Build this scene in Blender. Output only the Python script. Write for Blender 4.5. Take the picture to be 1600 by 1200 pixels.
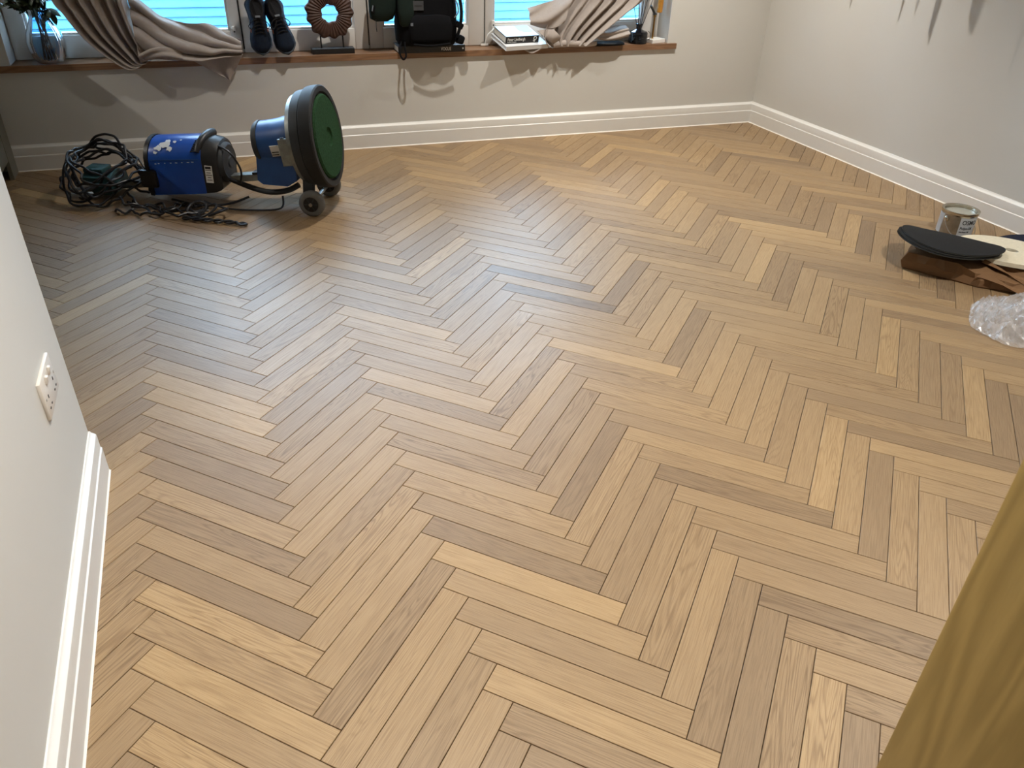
import bpy, bmesh, math, random
from mathutils import Vector, Matrix, noise
random.seed(7)
for o in list(bpy.data.objects): bpy.data.objects.remove(o)
scene = bpy.context.scene
COL = scene.collection
PI = math.pi

# ------------------------------------------------------------------ camera
CAMZ = 1.4122
RW = [Vector((0.9358444, -0.3516076, 0.0238195)), Vector((-0.1708159, -0.5116885, -0.8420195)), Vector((0.3082486, 0.7839305, -0.5389210))]
FPX = 1218.88
cam_d = bpy.data.cameras.new('camera'); cam = bpy.data.objects.new('camera', cam_d); COL.objects.link(cam)
cam.matrix_world = Matrix(((RW[0].x, -RW[1].x, -RW[2].x, 0), (RW[0].y, -RW[1].y, -RW[2].y, 0), (RW[0].z, -RW[1].z, -RW[2].z, CAMZ), (0, 0, 0, 1)))
cam_d.sensor_width = 36; cam_d.lens = FPX / 1600 * 36
cam_d.clip_start = 0.02; cam_d.clip_end = 200
cam_d.dof.use_dof = True; cam_d.dof.focus_distance = 3.2; cam_d.dof.aperture_fstop = 14
scene.camera = cam
# ------------------------------------------------------------------ world and exposure
w = bpy.data.worlds.new('World'); scene.world = w; w.use_nodes = True
bg = w.node_tree.nodes['Background']; bg.inputs['Color'].default_value = (0.52, 0.75, 1.0, 1); bg.inputs['Strength'].default_value = 19.0
scene.view_settings.view_transform = 'Standard'; scene.view_settings.look = 'None'
scene.view_settings.gamma = 1; scene.view_settings.use_curve_mapping = False
scene.view_settings.exposure = 0.22
LAMP_COLOR = (1.0, 0.945, 0.86)
LAMPS = [  # x, y, power, beam angle, where
    (1.12, 4.10, 112, 108, 'over the middle of the window sill'),
    (2.78, 4.05, 165, 108, 'near the corner of window wall and right wall'),
    (0.36, 1.25, 222, 98, 'over the floor near the oak door'),
    (2.60, 1.30, 150, 125, 'over the right side of the room'),
    (-2.44, 4.10, 130, 150, 'over the kitchen worktop'),
]
CEIL = 2.38

# ------------------------------------------------------------------ helpers
def srgb(r, g, b):
    def f(c):
        c /= 255
        return c / 12.92 if c <= .04045 else ((c + .055) / 1.055) ** 2.4
    return (f(r), f(g), f(b), 1)

def proj(p):
    q = Vector(p) - Vector((0, 0, CAMZ)); z = q.dot(RW[2])
    if z < .05: return None
    return (800 + FPX * q.dot(RW[0]) / z, 600 + FPX * q.dot(RW[1]) / z)

class N:
    def __init__(s, name):
        s.m = bpy.data.materials.new(name); s.m.use_nodes = True; s.t = s.m.node_tree
        s.t.nodes.clear(); s.out = s.t.nodes.new('ShaderNodeOutputMaterial')
    def n(s, typ, **kw):
        x = s.t.nodes.new(typ)
        for k, v in kw.items():
            if k.startswith('i_'): x.inputs[k[2:].replace('_', ' ')].default_value = v
            else: setattr(x, k, v)
        return x
    def l(s, a, b): s.t.links.new(a, b)
    def bsdf(s, rough=.5, spec=.5, metal=0, **kw):
        b = s.n('ShaderNodeBsdfPrincipled'); b.inputs['Roughness'].default_value = rough
        b.inputs['Specular IOR Level'].default_value = spec; b.inputs['Metallic'].default_value = metal
        for k, v in kw.items(): b.inputs[k.replace('_', ' ')].default_value = v
        s.l(b.outputs[0], s.out.inputs[0]); return b
    def math(s, op, a, b=None, clamp=False):
        x = s.n('ShaderNodeMath', operation=op, use_clamp=clamp)
        for i, v in enumerate((a, b)):
            if v is None: continue
            if isinstance(v, (int, float)): x.inputs[i].default_value = v
            else: s.l(v, x.inputs[i])
        return x.outputs[0]
    def mix(s, fac, a, b, blend='MIX'):
        x = s.n('ShaderNodeMix', data_type='RGBA', blend_type=blend)
        for i, v in ((0, fac), (6, a), (7, b)):
            if isinstance(v, (int, float)): x.inputs[i].default_value = v
            elif isinstance(v, tuple): x.inputs[i].default_value = v
            else: s.l(v, x.inputs[i])
        return x.outputs[2]

def simple(name, col, rough=.5, metal=0, spec=.5, var=.08, scale=30, bump=0, bscale=200, **kw):
    m = N(name); b = m.bsdf(rough, spec, metal, **kw)
    tc = m.n('ShaderNodeTexCoord')
    ns = m.n('ShaderNodeTexNoise', i_Scale=scale, i_Detail=4.0); m.l(tc.outputs['Object'], ns.inputs['Vector'])
    dark = tuple(c * (1 - var * 2) for c in col[:3]) + (1,); lite = tuple(min(1, c * (1 + var * 2)) for c in col[:3]) + (1,)
    m.l(m.mix(ns.outputs[0], dark, lite), b.inputs['Base Color'])
    if bump:
        n2 = m.n('ShaderNodeTexNoise', i_Scale=bscale, i_Detail=3.0); m.l(tc.outputs['Object'], n2.inputs['Vector'])
        bp = m.n('ShaderNodeBump', i_Strength=bump, i_Distance=.002); m.l(n2.outputs[0], bp.inputs['Height']); m.l(bp.outputs[0], b.inputs['Normal'])
    return m.m

def plank_material(name, attr):
    m = N(name); b = m.bsdf(.5, .46)
    uv = m.n('ShaderNodeUVMap', uv_map='UVMap'); s1 = m.n('ShaderNodeSeparateXYZ'); m.l(uv.outputs[0], s1.inputs[0])
    src = m.n('ShaderNodeAttribute', attribute_name='plank_tone') if attr else m.n('ShaderNodeObjectInfo')
    sc = m.n('ShaderNodeSeparateColor'); m.l(src.outputs['Color'], sc.inputs[0])
    tone, seed, typ = sc.outputs[0], sc.outputs[1], sc.outputs[2]
    u, v = s1.outputs[0], s1.outputs[1]
    def vec(su, sv, k):
        c = m.n('ShaderNodeCombineXYZ')
        m.l(m.math('ADD', m.math('MULTIPLY', u, su), m.math('MULTIPLY', seed, 37.3 * k)), c.inputs[0])
        m.l(m.math('ADD', m.math('MULTIPLY', v, sv), m.math('MULTIPLY', seed, 91.7 * k)), c.inputs[1])
        m.l(m.math('MULTIPLY', seed, 53.1 * k), c.inputs[2]); return c.outputs[0]
    n1 = m.n('ShaderNodeTexNoise', i_Scale=1.0, i_Detail=2.0, i_Roughness=.45, i_Distortion=.35); m.l(vec(1.5, 21, 1), n1.inputs['Vector'])
    bands = m.math('SINE', m.math('MULTIPLY', n1.outputs[0], 110.0))
    bands = m.math('POWER', m.math('MULTIPLY', m.math('ADD', bands, 1.0), .5), 3.0)
    n2 = m.n('ShaderNodeTexNoise', i_Scale=1.0, i_Detail=3.0, i_Roughness=.6); m.l(vec(11, 640, 1.7), n2.inputs['Vector'])
    fib = m.math('MULTIPLY', m.math('SUBTRACT', n2.outputs[0], .42, True), 3.2, True)
    n3 = m.n('ShaderNodeTexNoise', i_Scale=1.0, i_Detail=2.0); m.l(vec(3.5, 11, 2.3), n3.inputs['Vector'])
    cr = m.n('ShaderNodeValToRGB'); e = cr.color_ramp.elements
    e[0].position = 0; e[0].color = srgb(126, 105, 81); e[1].position = 1; e[1].color = srgb(196, 165, 117)
    e.new(.35).color = srgb(147, 123, 93); e.new(.7).color = srgb(167, 140, 103)
    m.l(tone, cr.inputs[0])
    c = m.mix(m.math('MULTIPLY', bands, m.math('MULTIPLY', typ, .62)), cr.outputs[0], m.mix(1.0, cr.outputs[0], (.50, .43, .36, 1), 'MULTIPLY'))
    c = m.mix(m.math('MULTIPLY', fib, .72), c, m.mix(1.0, c, (.50, .42, .35, 1), 'MULTIPLY'))
    c = m.mix(m.math('MULTIPLY', n3.outputs[0], .5), c, m.mix(1.0, c, (.78, .75, .73, 1), 'MULTIPLY'))
    m.l(c, b.inputs['Base Color'])
    m.l(m.math('ADD', m.math('MULTIPLY', n3.outputs[0], .16), .40), b.inputs['Roughness'])
    bp = m.n('ShaderNodeBump', i_Strength=.12, i_Distance=.0006); m.l(n2.outputs[0], bp.inputs['Height']); m.l(bp.outputs[0], b.inputs['Normal'])
    return m.m

def oak_material(name, c0, c1, axis='Z', rough=.4, freq=1.0):
    m = N(name); b = m.bsdf(rough, .4); tc = m.n('ShaderNodeTexCoord'); mp = m.n('ShaderNodeMapping'); m.l(tc.outputs['Object'], mp.inputs[0])
    sx = {'X': (1.2, 14, 14), 'Y': (14, 1.2, 14), 'Z': (14, 14, 1.2)}[axis]
    mp.inputs['Scale'].default_value = tuple(a * freq for a in sx)
    n1 = m.n('ShaderNodeTexNoise', i_Scale=1.0, i_Detail=2.0, i_Distortion=.5); m.l(mp.outputs[0], n1.inputs['Vector'])
    bands = m.math('MULTIPLY', m.math('ADD', m.math('SINE', m.math('MULTIPLY', n1.outputs[0], 60.0)), 1.0), .5)
    mp2 = m.n('ShaderNodeMapping'); m.l(tc.outputs['Object'], mp2.inputs[0]); mp2.inputs['Scale'].default_value = tuple(a * 22 for a in sx)
    n2 = m.n('ShaderNodeTexNoise', i_Scale=1.0, i_Detail=2.0); m.l(mp2.outputs[0], n2.inputs['Vector'])
    c = m.mix(m.math('MULTIPLY', bands, .6), c1, c0); c = m.mix(m.math('MULTIPLY', n2.outputs[0], .35), c, m.mix(1.0, c, (.6, .55, .5, 1), 'MULTIPLY'))
    m.l(c, b.inputs['Base Color']); return m.m

def glass_material(name, tint, refl=.08, dens=.0):
    m = N(name); tr = m.n('ShaderNodeBsdfTransparent'); tr.inputs[0].default_value = tint
    gl = m.n('ShaderNodeBsdfGlossy'); gl.inputs['Roughness'].default_value = .02
    fr = m.n('ShaderNodeFresnel', i_IOR=1.45); mx = m.n('ShaderNodeMixShader')
    m.l(m.math('ADD', m.math('MULTIPLY', fr.outputs[0], .9), dens, True), mx.inputs[0]); m.l(tr.outputs[0], mx.inputs[1]); m.l(gl.outputs[0], mx.inputs[2])
    m.l(mx.outputs[0], m.out.inputs[0]); return m.m

def film_material(name):   # clear crumpled polythene
    m = N(name); tr = m.n('ShaderNodeBsdfTransparent'); tr.inputs[0].default_value = (.93, .93, .93, 1)
    p = m.n('ShaderNodeBsdfPrincipled'); p.inputs['Base Color'].default_value = (.78, .76, .76, 1); p.inputs['Roughness'].default_value = .16; p.inputs['Specular IOR Level'].default_value = .9
    mx = m.n('ShaderNodeMixShader'); tc = m.n('ShaderNodeTexCoord'); ns = m.n('ShaderNodeTexNoise', i_Scale=22.0, i_Detail=4.0, i_Distortion=1.2); m.l(tc.outputs['Object'], ns.inputs['Vector'])
    m.l(m.math('ADD', m.math('MULTIPLY', ns.outputs[0], .5), .10, True), mx.inputs[0]); m.l(tr.outputs[0], mx.inputs[1]); m.l(p.outputs[0], mx.inputs[2]); m.l(mx.outputs[0], m.out.inputs[0]); return m.m

def emit_material(name, col, st):
    m = N(name); e = m.n('ShaderNodeEmission'); e.inputs[0].default_value = tuple(col) + (1,); e.inputs[1].default_value = st; m.l(e.outputs[0], m.out.inputs[0]); return m.m

M = {}
M['plank'] = plank_material('oak_block', False); M['plank_far'] = plank_material('oak_block_joined', True)
M['sub'] = simple('subfloor_dark', srgb(40, 28, 20), .9)
M['wall'] = simple('wall_paint', srgb(204, 202, 196), .62, spec=.3, var=.012, scale=3, bump=.05, bscale=350)
M['ceil'] = simple('ceiling_paint', srgb(225, 223, 218), .8, var=.01)
M['skirt'] = simple('skirting_paint', srgb(222, 220, 215), .38, var=.01)
M['caulk'] = simple('white_caulk', srgb(240, 236, 226), .6, var=.03)
M['upvc'] = simple('window_white', srgb(214, 210, 204), .35, var=.01)
M['gasket'] = simple('black_gasket', srgb(25, 25, 27), .6)
M['sill'] = oak_material('sill_oak', srgb(108, 78, 56), srgb(142, 108, 80), 'X', .3)
M['door'] = oak_material('door_oak', srgb(142, 115, 60), srgb(180, 150, 88), 'Z', .45, .62)
M['cab'] = simple('cabinet_grey_green', srgb(116, 115, 103), .5, var=.01)
M['plinth'] = simple('plinth_dark', srgb(70, 66, 58), .5)
M['worktop'] = simple('worktop_stone', srgb(190, 186, 178), .25, var=.05, scale=60)
M['pane'] = glass_material('window_glass', (.97, .99, 1, 1))
M['vase'] = glass_material('blue_ribbed_glass', (.62, .82, 1.0, 1), dens=.05)
M['dglass'] = simple('smoked_glass', srgb(16, 18, 24), .08, var=0)
M['curtain'] = simple('linen', srgb(166, 156, 149), .85, spec=.15, var=.05, scale=60, bump=.25, bscale=900)
M['cladding'] = simple('daylight_tinted_cladding', srgb(72, 130, 150), .6, var=.02)  # boards tinted cyan and darkened in place of bluer daylight
M['ground'] = simple('paving_grey', srgb(110, 112, 112), .9, var=.08)
M['black'] = simple('black_plastic', srgb(22, 22, 24), .42, var=.1)
M['rubber'] = simple('black_rubber', srgb(22, 24, 27), .7, var=.15)
M['grubber'] = simple('grey_tyre', srgb(104, 104, 102), .75, var=.1)
M['dgrey'] = simple('dark_grey_casting', srgb(44, 48, 52), .6, var=.2, scale=18)
M['steel'] = simple('steel', srgb(170, 172, 172), .32, metal=1, var=.08)
M['alu'] = simple('worn_aluminium', srgb(150, 154, 152), .45, metal=.8, var=.2, scale=40)
M['blue'] = simple('blue_enamel', srgb(24, 72, 158), .28, var=.10, scale=14)
M['blue2'] = simple('blue_casting', srgb(36, 78, 138), .42, var=.12, scale=20)
M['pad'] = simple('green_scrub_pad', srgb(44, 74, 48), .95, spec=.1, var=.35, scale=140, bump=1.0, bscale=500)
M['white'] = simple('white_label', srgb(226, 226, 222), .6, var=.04)
M['print'] = simple('print_black', srgb(38, 38, 40), .7)
M['scuff'] = simple('bare_scuff', srgb(196, 204, 212), .5, var=.1)
M['teal'] = simple('teal_plastic', srgb(44, 84, 90), .45, var=.1)
M['lever'] = simple('grey_lever', srgb(150, 152, 150), .45, var=.08)
M['cord'] = simple('black_cord', srgb(24, 26, 32), .42, var=.1)
M['shoe'] = simple('navy_knit', srgb(24, 34, 50), .8, spec=.2, var=.2, scale=120, bump=.5, bscale=700)
M['shoe_d'] = simple('shoe_lining', srgb(12, 13, 20), .9, var=.1)
M['shoe_sole'] = simple('shoe_sole', srgb(34, 46, 58), .6, var=.08)
M['orange'] = simple('orange_trim', srgb(190, 110, 70), .6)
M['reflect'] = simple('grey_trim', srgb(110, 116, 124), .35)
M['carved'] = simple('carved_brown_wood', srgb(70, 47, 38), .65, var=.25, scale=40, bump=.6, bscale=160)
M['pack'] = simple('black_nylon', srgb(10, 11, 15), .85, spec=.15, var=.15, scale=60, bump=.3, bscale=600)
M['packg'] = simple('green_nylon', srgb(20, 34, 30), .78, spec=.25, var=.12, scale=40)
M['patch'] = simple('grey_patch', srgb(60, 62, 66), .7)
M['bookblack'] = simple('book_black', srgb(18, 18, 20), .4, var=.05)
M['bookwhite'] = simple('book_white', srgb(222, 224, 226), .45, var=.01)
M['pages'] = simple('book_pages', srgb(214, 206, 190), .8, var=.05, scale=200)
M['coverphoto'] = simple('cover_photo_grey', srgb(70, 96, 122), .3, var=.35, scale=24)
M['marble'] = simple('white_marble', srgb(228, 226, 222), .25, var=.04, scale=12)
M['brass'] = simple('aged_brass', srgb(150, 112, 58), .35, metal=1, var=.1)
M['amber'] = simple('amber_lacquer', srgb(176, 122, 46), .35, var=.1)
M['reed'] = simple('black_reed', srgb(22, 20, 20), .7)
M['leaf'] = simple('dark_leaf', srgb(44, 58, 38), .5, var=.3, scale=30)
M['stem'] = simple('brown_stem', srgb(72, 54, 42), .7, var=.1)
M['tin'] = simple('tin_plate', srgb(196, 190, 176), .22, metal=1, var=.06)
M['tinlabel'] = simple('can_label_grey', srgb(176, 180, 184), .4, var=.03)
M['tinbrown'] = simple('tin_brown_reflection', srgb(150, 138, 120), .3, metal=.6, var=.2, scale=40)  # tin with the brown reflections put into its colour
M['oil'] = simple('clear_oil', srgb(160, 160, 150), .06, var=.02)
M['abrasive'] = simple('black_abrasive', srgb(34, 34, 35), .9, spec=.2, var=.15, scale=200, bump=.6, bscale=900)
M['backing'] = simple('disc_backing', srgb(72, 74, 70), .8, var=.1)
M['felt'] = simple('cream_felt', srgb(214, 206, 184), .95, spec=.1, var=.08, scale=60, bump=.8, bscale=300)
M['navyfelt'] = simple('navy_pad', srgb(40, 44, 60), .95, spec=.1, var=.15, scale=80, bump=.6, bscale=300)
M['kraft'] = simple('kraft_paper', srgb(122, 92, 64), .75, spec=.25, var=.07, scale=12, bump=.2, bscale=120)
M['film'] = film_material('clear_polythene')
M['socket'] = simple('socket_white', srgb(214, 208, 200), .35, var=.01)
M['lens'] = emit_material('lamp_lens', LAMP_COLOR, 14)
M['terracotta'] = simple('planter_grey', srgb(150, 146, 140), .7)

class MB:
    def __init__(s): s.v = []; s.f = []; s.uv = None
    def add(s, vs, fs):
        o = len(s.v); s.v += [tuple(v) for v in vs]; s.f += [tuple(i + o for i in f) for f in fs]; return s
    def box(s, c, d, rot=None, bev=0, seg=2):
        bm = bmesh.new(); bmesh.ops.create_cube(bm, size=1)
        for v in bm.verts: v.co = Vector((v.co.x * d[0], v.co.y * d[1], v.co.z * d[2]))
        if bev: bmesh.ops.bevel(bm, geom=bm.edges[:], offset=bev, segments=seg, profile=.5, affect='EDGES', clamp_overlap=True)
        R = Matrix.Identity(3) if rot is None else (rot if isinstance(rot, Matrix) else Matrix.Rotation(rot[2], 3, 'Z') @ Matrix.Rotation(rot[1], 3, 'Y') @ Matrix.Rotation(rot[0], 3, 'X'))
        bm.verts.index_update()
        s.add([R @ v.co + Vector(c) for v in bm.verts], [[v.index for v in f.verts] for f in bm.faces]); bm.free(); return s
    def rings(s, rings, close=True, cap=True):
        n = len(rings[0]); vs = [p for r in rings for p in r]; fs = []
        for i in range(len(rings) - 1):
            for j in range(n if close else n - 1):
                a = i * n + j; b = i * n + (j + 1) % n; fs.append((a, b, b + n, a + n))
        if cap: fs.append(tuple(range(n))[::-1]); fs.append(tuple(range((len(rings) - 1) * n, len(rings) * n)))
        return s.add(vs, fs)
    def axis(s, p0, p1, prof, n=24, cap=True):   # lathe profile [(t along metres, radius)] about the line p0->p1
        p0 = Vector(p0); d = (Vector(p1) - p0).normalized(); a = d.orthogonal().normalized(); b = d.cross(a)
        return s.rings([[p0 + d * t + (a * math.cos(2 * PI * j / n) + b * math.sin(2 * PI * j / n)) * max(r, 1e-4) for j in range(n)] for t, r in prof], True, cap)
    def cyl(s, p0, p1, r0, r1=None, n=20):
        L = (Vector(p1) - Vector(p0)).length; return s.axis(p0, p1, [(0, r0), (L, r0 if r1 is None else r1)], n)
    def tube(s, pts, r, n=8, smooth=4, closed=False):
        P = [Vector(p) for p in pts]
        if smooth > 1 and len(P) > 2:
            Q = []; m = len(P)
            for i in range(m if closed else m - 1):
                g = (lambda k: P[k % m]) if closed else (lambda k: P[max(0, min(m - 1, k))])
                a, b, c, d = g(i - 1), g(i), g(i + 1), g(i + 2)
                for k in range(smooth):
                    t = k / smooth
                    Q.append(.5 * ((2 * b) + (c - a) * t + (2 * a - 5 * b + 4 * c - d) * t * t + (3 * b - a - 3 * c + d) * t ** 3))
            if not closed: Q.append(P[-1])
            P = Q
        rings = []; up = None
        for i, p in enumerate(P):
            t = (P[(i + 1) % len(P)] if closed or i < len(P) - 1 else P[i]) - (P[i - 1] if closed or i else P[0]); t.normalize()
            if up is None: up = t.orthogonal().normalized()
            up = (up - t * up.dot(t)); up = up.normalized() if up.length > 1e-6 else t.orthogonal().normalized()
            bn = t.cross(up)
            rings.append([p + (up * math.cos(2 * PI * j / n) + bn * math.sin(2 * PI * j / n)) * r for j in range(n)])
        if closed: rings.append(rings[0])
        return s.rings(rings, True, not closed)
    def prism(s, poly, z0, z1, fn=lambda a, b, z: (a, b, z)):
        n = len(poly); vs = [fn(a, b, z0) for a, b in poly] + [fn(a, b, z1) for a, b in poly]
        fs = [tuple(range(n))[::-1], tuple(range(n, 2 * n))] + [(i, (i + 1) % n, n + (i + 1) % n, n + i) for i in range(n)]
        return s.add(vs, fs)
    def grid(s, fn, nu, nv):
        vs = [fn(i / nu, j / nv) for j in range(nv + 1) for i in range(nu + 1)]
        return s.add(vs, [(j * (nu + 1) + i, j * (nu + 1) + i + 1, (j + 1) * (nu + 1) + i + 1, (j + 1) * (nu + 1) + i) for j in range(nv) for i in range(nu)])
    def mesh(s, name, mat, smooth=None):
        me = bpy.data.meshes.new(name); me.from_pydata(s.v, [], s.f)
        bm = bmesh.new(); bm.from_mesh(me); bmesh.ops.recalc_face_normals(bm, faces=bm.faces[:])
        if smooth is not None:
            for f in bm.faces: f.smooth = True
            for e in bm.edges: e.smooth = len(e.link_faces) == 2 and e.calc_face_angle(0) < smooth
        bm.to_mesh(me); bm.free(); me.materials.append(mat); return me
    def build(s, name, mat, parent=None, smooth=None, solid=0, label=None, world=False):
        o = bpy.data.objects.new(name, s.mesh(name, M[mat] if isinstance(mat, str) else mat, smooth)); COL.objects.link(o)
        if parent is not None:
            o.parent = parent
            if world: o.matrix_parent_inverse = parent.matrix_basis.inverted() if parent.parent is None else (parent.parent.matrix_basis @ parent.matrix_basis).inverted()
        if solid:
            md = o.modifiers.new('thickness', 'SOLIDIFY'); md.thickness = solid; md.offset = 0
        if label: o['label'] = label
        return o
SM = math.radians(40)

def tag(o, label, cat, group=None):
    o['label'] = label; o['category'] = cat
    if group: o['group'] = group
    return o
def thing(name, label, cat, loc=(0, 0, 0), rot=(0, 0, 0), group=None):
    o = bpy.data.objects.new(name, None); COL.objects.link(o); o.empty_display_size = .05
    o.location = loc; o.rotation_euler = rot; tag(o, label, cat, group)
    o.matrix_basis  # forces an up to date basis
    return o
def struct(o, label=None, cat=None):
    o['kind'] = 'structure'
    if label: o['label'] = label
    if cat: o['category'] = cat
    return o
def text_mesh(name, txt, size, mat, parent, fn, sx=1.0, ext=.0006, align='LEFT'):
    c = bpy.data.curves.new(name + '_c', 'FONT'); c.body = txt; c.size = size; c.extrude = ext; c.align_x = align; c.resolution_u = 3; c.offset = size * .012
    t = bpy.data.objects.new(name + '_t', c); COL.objects.link(t)
    dg = bpy.context.evaluated_depsgraph_get(); me = bpy.data.meshes.new_from_object(t.evaluated_get(dg))
    bpy.data.objects.remove(t); bpy.data.curves.remove(c)
    for v in me.vertices: v.co = Vector(fn(v.co.x * sx, v.co.y, v.co.z))
    me.materials.clear(); me.materials.append(M[mat]); o = bpy.data.objects.new(name, me); COL.objects.link(o); o.parent = parent; return o

# window wall frame: s runs along the wall to the right, off points into the room
WA = Vector((-1.0821, 4.9982, 0)); WB = Vector((3.7034, 4.8369, 0)); DW = (WB - WA).normalized(); NR = Vector((DW.y, -DW.x, 0)); TH = math.atan2(DW.y, DW.x)
WE = Vector((3.7215, 2.6094, 0))
def WS(s, off, z): return WA + DW * s + NR * off + Vector((0, 0, z))
def sill_thing(name, label, cat, s, off, z, rz=0, group=None): return thing(name, label, cat, WS(s, off, z), (0, 0, TH + rz), group)
SZ = .549

# ================================================================== the setting
# ---- floor
TILE = .07; NP = 6.9057; OX, OY = .3484, -1.4652; S2 = 2 ** -.5
def tw(x, y): return Vector((S2 * (x + y) * TILE - OX, S2 * (y - x) * TILE - OY, 0))
floor = struct(MB().box((.05, 1.6, -.055), (7.9, 7.4, .06)).build('floor', 'sub'), 'herringbone oak block floor', 'floor')
RD = (WE - WB).normalized(); RN = Vector((RD.y, -RD.x, 0))         # right wall: RN points into the room
if RN.x > 0: RN = -RN
planes = [(WA, NR), (WB, RN), (Vector((-3.55, 0, 0)), Vector((1, 0, 0))), (Vector((0, -1.75, 0)), Vector((0, 1, 0)))]
def clip(poly, p, n):
    out = []
    for i in range(len(poly)):
        a, b = poly[i], poly[(i + 1) % len(poly)]; da, db = (a - p).dot(n), (b - p).dot(n)
        if da >= 0: out.append(a)
        if (da >= 0) != (db >= 0): out.append(a + (b - a) * (da / (da - db)))
    return out
TONES = {('u', 2, -7): .55}
for k in [('u',0,0),('u',0,2),('u',0,-10),('u',0,-9),('u',1,1),('v',1,7),('u',2,-29),('v',3,-14),('v',1,-19),('v',4,-16),('u',4,-17),('u',3,-26),('u',0,4),('u',1,5),('v',3,-22),('u',4,-16)]: TONES[k] = .76
for k in [('v',0,-4),('u',1,2),('u',1,4),('v',2,-7),('v',2,-11),('u',1,-12),('v',0,-22),('u',-1,-31),('v',0,3),('u',0,-4),('u',1,-2),('v',0,0)]: TONES[k] = .62
for k in [('u',2,-15),('u',2,-13)]: TONES[k] = .0
for k in [('u',1,0),('u',0,-1),('u',0,-6),('u',0,-5),('u',0,-15),('u',1,-19),('v',1,5),('v',1,-15),('u',0,-12),('u',1,-17),('v',1,-21),('v',1,8),('v',2,1),('v',2,-9)]: TONES[k] = .28
GAP = .0008; CH = .0009; TOPZ = 0.0; LOW = -.012
full = []
for c in range(-14, 15):
    for k in range(-130, 90):
        for typ in 'uv':
            if typ == 'u': x0, y0, x1, y1 = k + c * NP, -k + c * NP, k + c * NP + NP, -k + c * NP + 1
            else: x0, y0, x1, y1 = k + NP + c * NP, -k + c * NP, k + NP + c * NP + 1, -k + c * NP + NP
            ct = tw((x0 + x1) / 2, (y0 + y1) / 2)
            if not (-3.9 < ct.x < 4.1 and -2.1 < ct.y < 5.4): continue
            g = GAP / TILE
            poly = [tw(x0 + g, y0 + g), tw(x1 - g, y0 + g), tw(x1 - g, y1 - g), tw(x0 + g, y1 - g)]; n0 = 4; whole = True
            cuts = list(planes)
            ys = [p.y for p in poly]; xs = [p.x for p in poly]
            if min(xs) < -.43 < max(xs) and max(ys) < 2.1: cuts.append((Vector((-.4235, 0, 0)), Vector((1, 0, 0))))
            elif max(xs) < -.43 and min(xs) > -.575 and max(ys) < 1.98: continue
            for p, n in cuts:
                if any((q - p).dot(n) < 0 for q in poly): whole = False; poly = clip(poly, p, n)
                if len(poly) < 3: break
            if len(poly) < 3: continue
            pp = [proj(p) for p in poly]; area = 0
            if all(pp):
                cl = [(min(1600, max(0, a)), min(1200, max(0, b))) for a, b in pp]
                area = abs(sum(cl[i][0] * cl[(i + 1) % len(cl)][1] - cl[(i + 1) % len(cl)][0] * cl[i][1] for i in range(len(cl)))) / 2
                mx = sum(a for a, b in pp) / len(pp); my = sum(b for a, b in pp) / len(pp)
                if mx < 135 - (672 - my) * .353 or mx > 1596 - (my - 700) * .458 + 40 or my > 1290: area = 0
            t = TONES.get((typ, c, k))
            if t is None: t = min(1, max(0, random.gauss(.5, .13)))
            full.append(dict(typ=typ, ct=ct, poly=poly, whole=whole, area=area, tone=(t, random.random(), random.random() ** 1.3)))
full.sort(key=lambda d: -d['area'])
def plank_geo(poly, ct, ang):
    """top face, chamfer and sides of a block, local to its centre; returns verts, faces, uvs per vertex"""
    R = Matrix.Rotation(-ang, 3, 'Z'); loc = [R @ (p - ct) for p in poly]; n = len(loc)
    if sum(loc[i].x * loc[(i + 1) % n].y - loc[(i + 1) % n].x * loc[i].y for i in range(n)) < 0: loc = loc[::-1]
    cen = sum(loc, Vector()) / n; ins = []
    for i in range(n):
        a, b, c = loc[i - 1], loc[i], loc[(i + 1) % n]; e1 = (b - a).normalized(); e2 = (c - b).normalized()
        n1 = Vector((-e1.y, e1.x, 0)); n2 = Vector((-e2.y, e2.x, 0)); mm = n1 + n2; d = mm.dot(n1)
        ins.append(b + mm * (CH / d if d > .2 else CH))
    vs = [p + Vector((0, 0, TOPZ)) for p in ins] + [p + Vector((0, 0, TOPZ - CH)) for p in loc] + [p + Vector((0, 0, LOW)) for p in loc]
    fs = [tuple(range(n))]
    for r in (0, n):
        fs += [(r + n + i, r + n + (i + 1) % n, r + (i + 1) % n, r + i) for i in range(n)]
    return vs, fs, [(v.x, v.y) for v in vs]
def plank_mesh(name, vs, fs, uvs):
    me = bpy.data.meshes.new(name); me.from_pydata([tuple(v) for v in vs], [], fs); ul = me.uv_layers.new(name='UVMap')
    for l in me.loops: ul.data[l.index].uv = uvs[l.vertex_index]
    me.materials.append(M['plank']); return me
shared = {}
rest = []
for i, d in enumerate(full):
    ang = -PI / 4 if d['typ'] == 'u' else PI / 4
    if i >= 300 or d['area'] < 60: rest.append((d, ang)); continue
    vs, fs, uvs = plank_geo(d['poly'], d['ct'], ang)
    if d['whole']:
        if 'm' not in shared: shared['m'] = plank_mesh('plank', vs, fs, uvs)
        me = shared['m']
    else: me = plank_mesh('plank_cut', vs, fs, uvs)
    o = bpy.data.objects.new('plank', me); COL.objects.link(o); o.location = d['ct']; o.rotation_euler = (0, 0, ang); o.parent = floor; o.color = d['tone'] + (1,)
V = []; F = []; U = []; T = []
for d, ang in rest:
    vs, fs, uvs = plank_geo(d['poly'], d['ct'], ang); R = Matrix.Rotation(ang, 3, 'Z'); b = len(V)
    V += [tuple(R @ v + d['ct']) for v in vs]; F += [tuple(a + b for a in f) for f in fs]; U += uvs; T += [d['tone'] + (1,)] * len(vs)
me = bpy.data.meshes.new('far_planks'); me.from_pydata(V, [], F); ul = me.uv_layers.new(name='UVMap')
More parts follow.
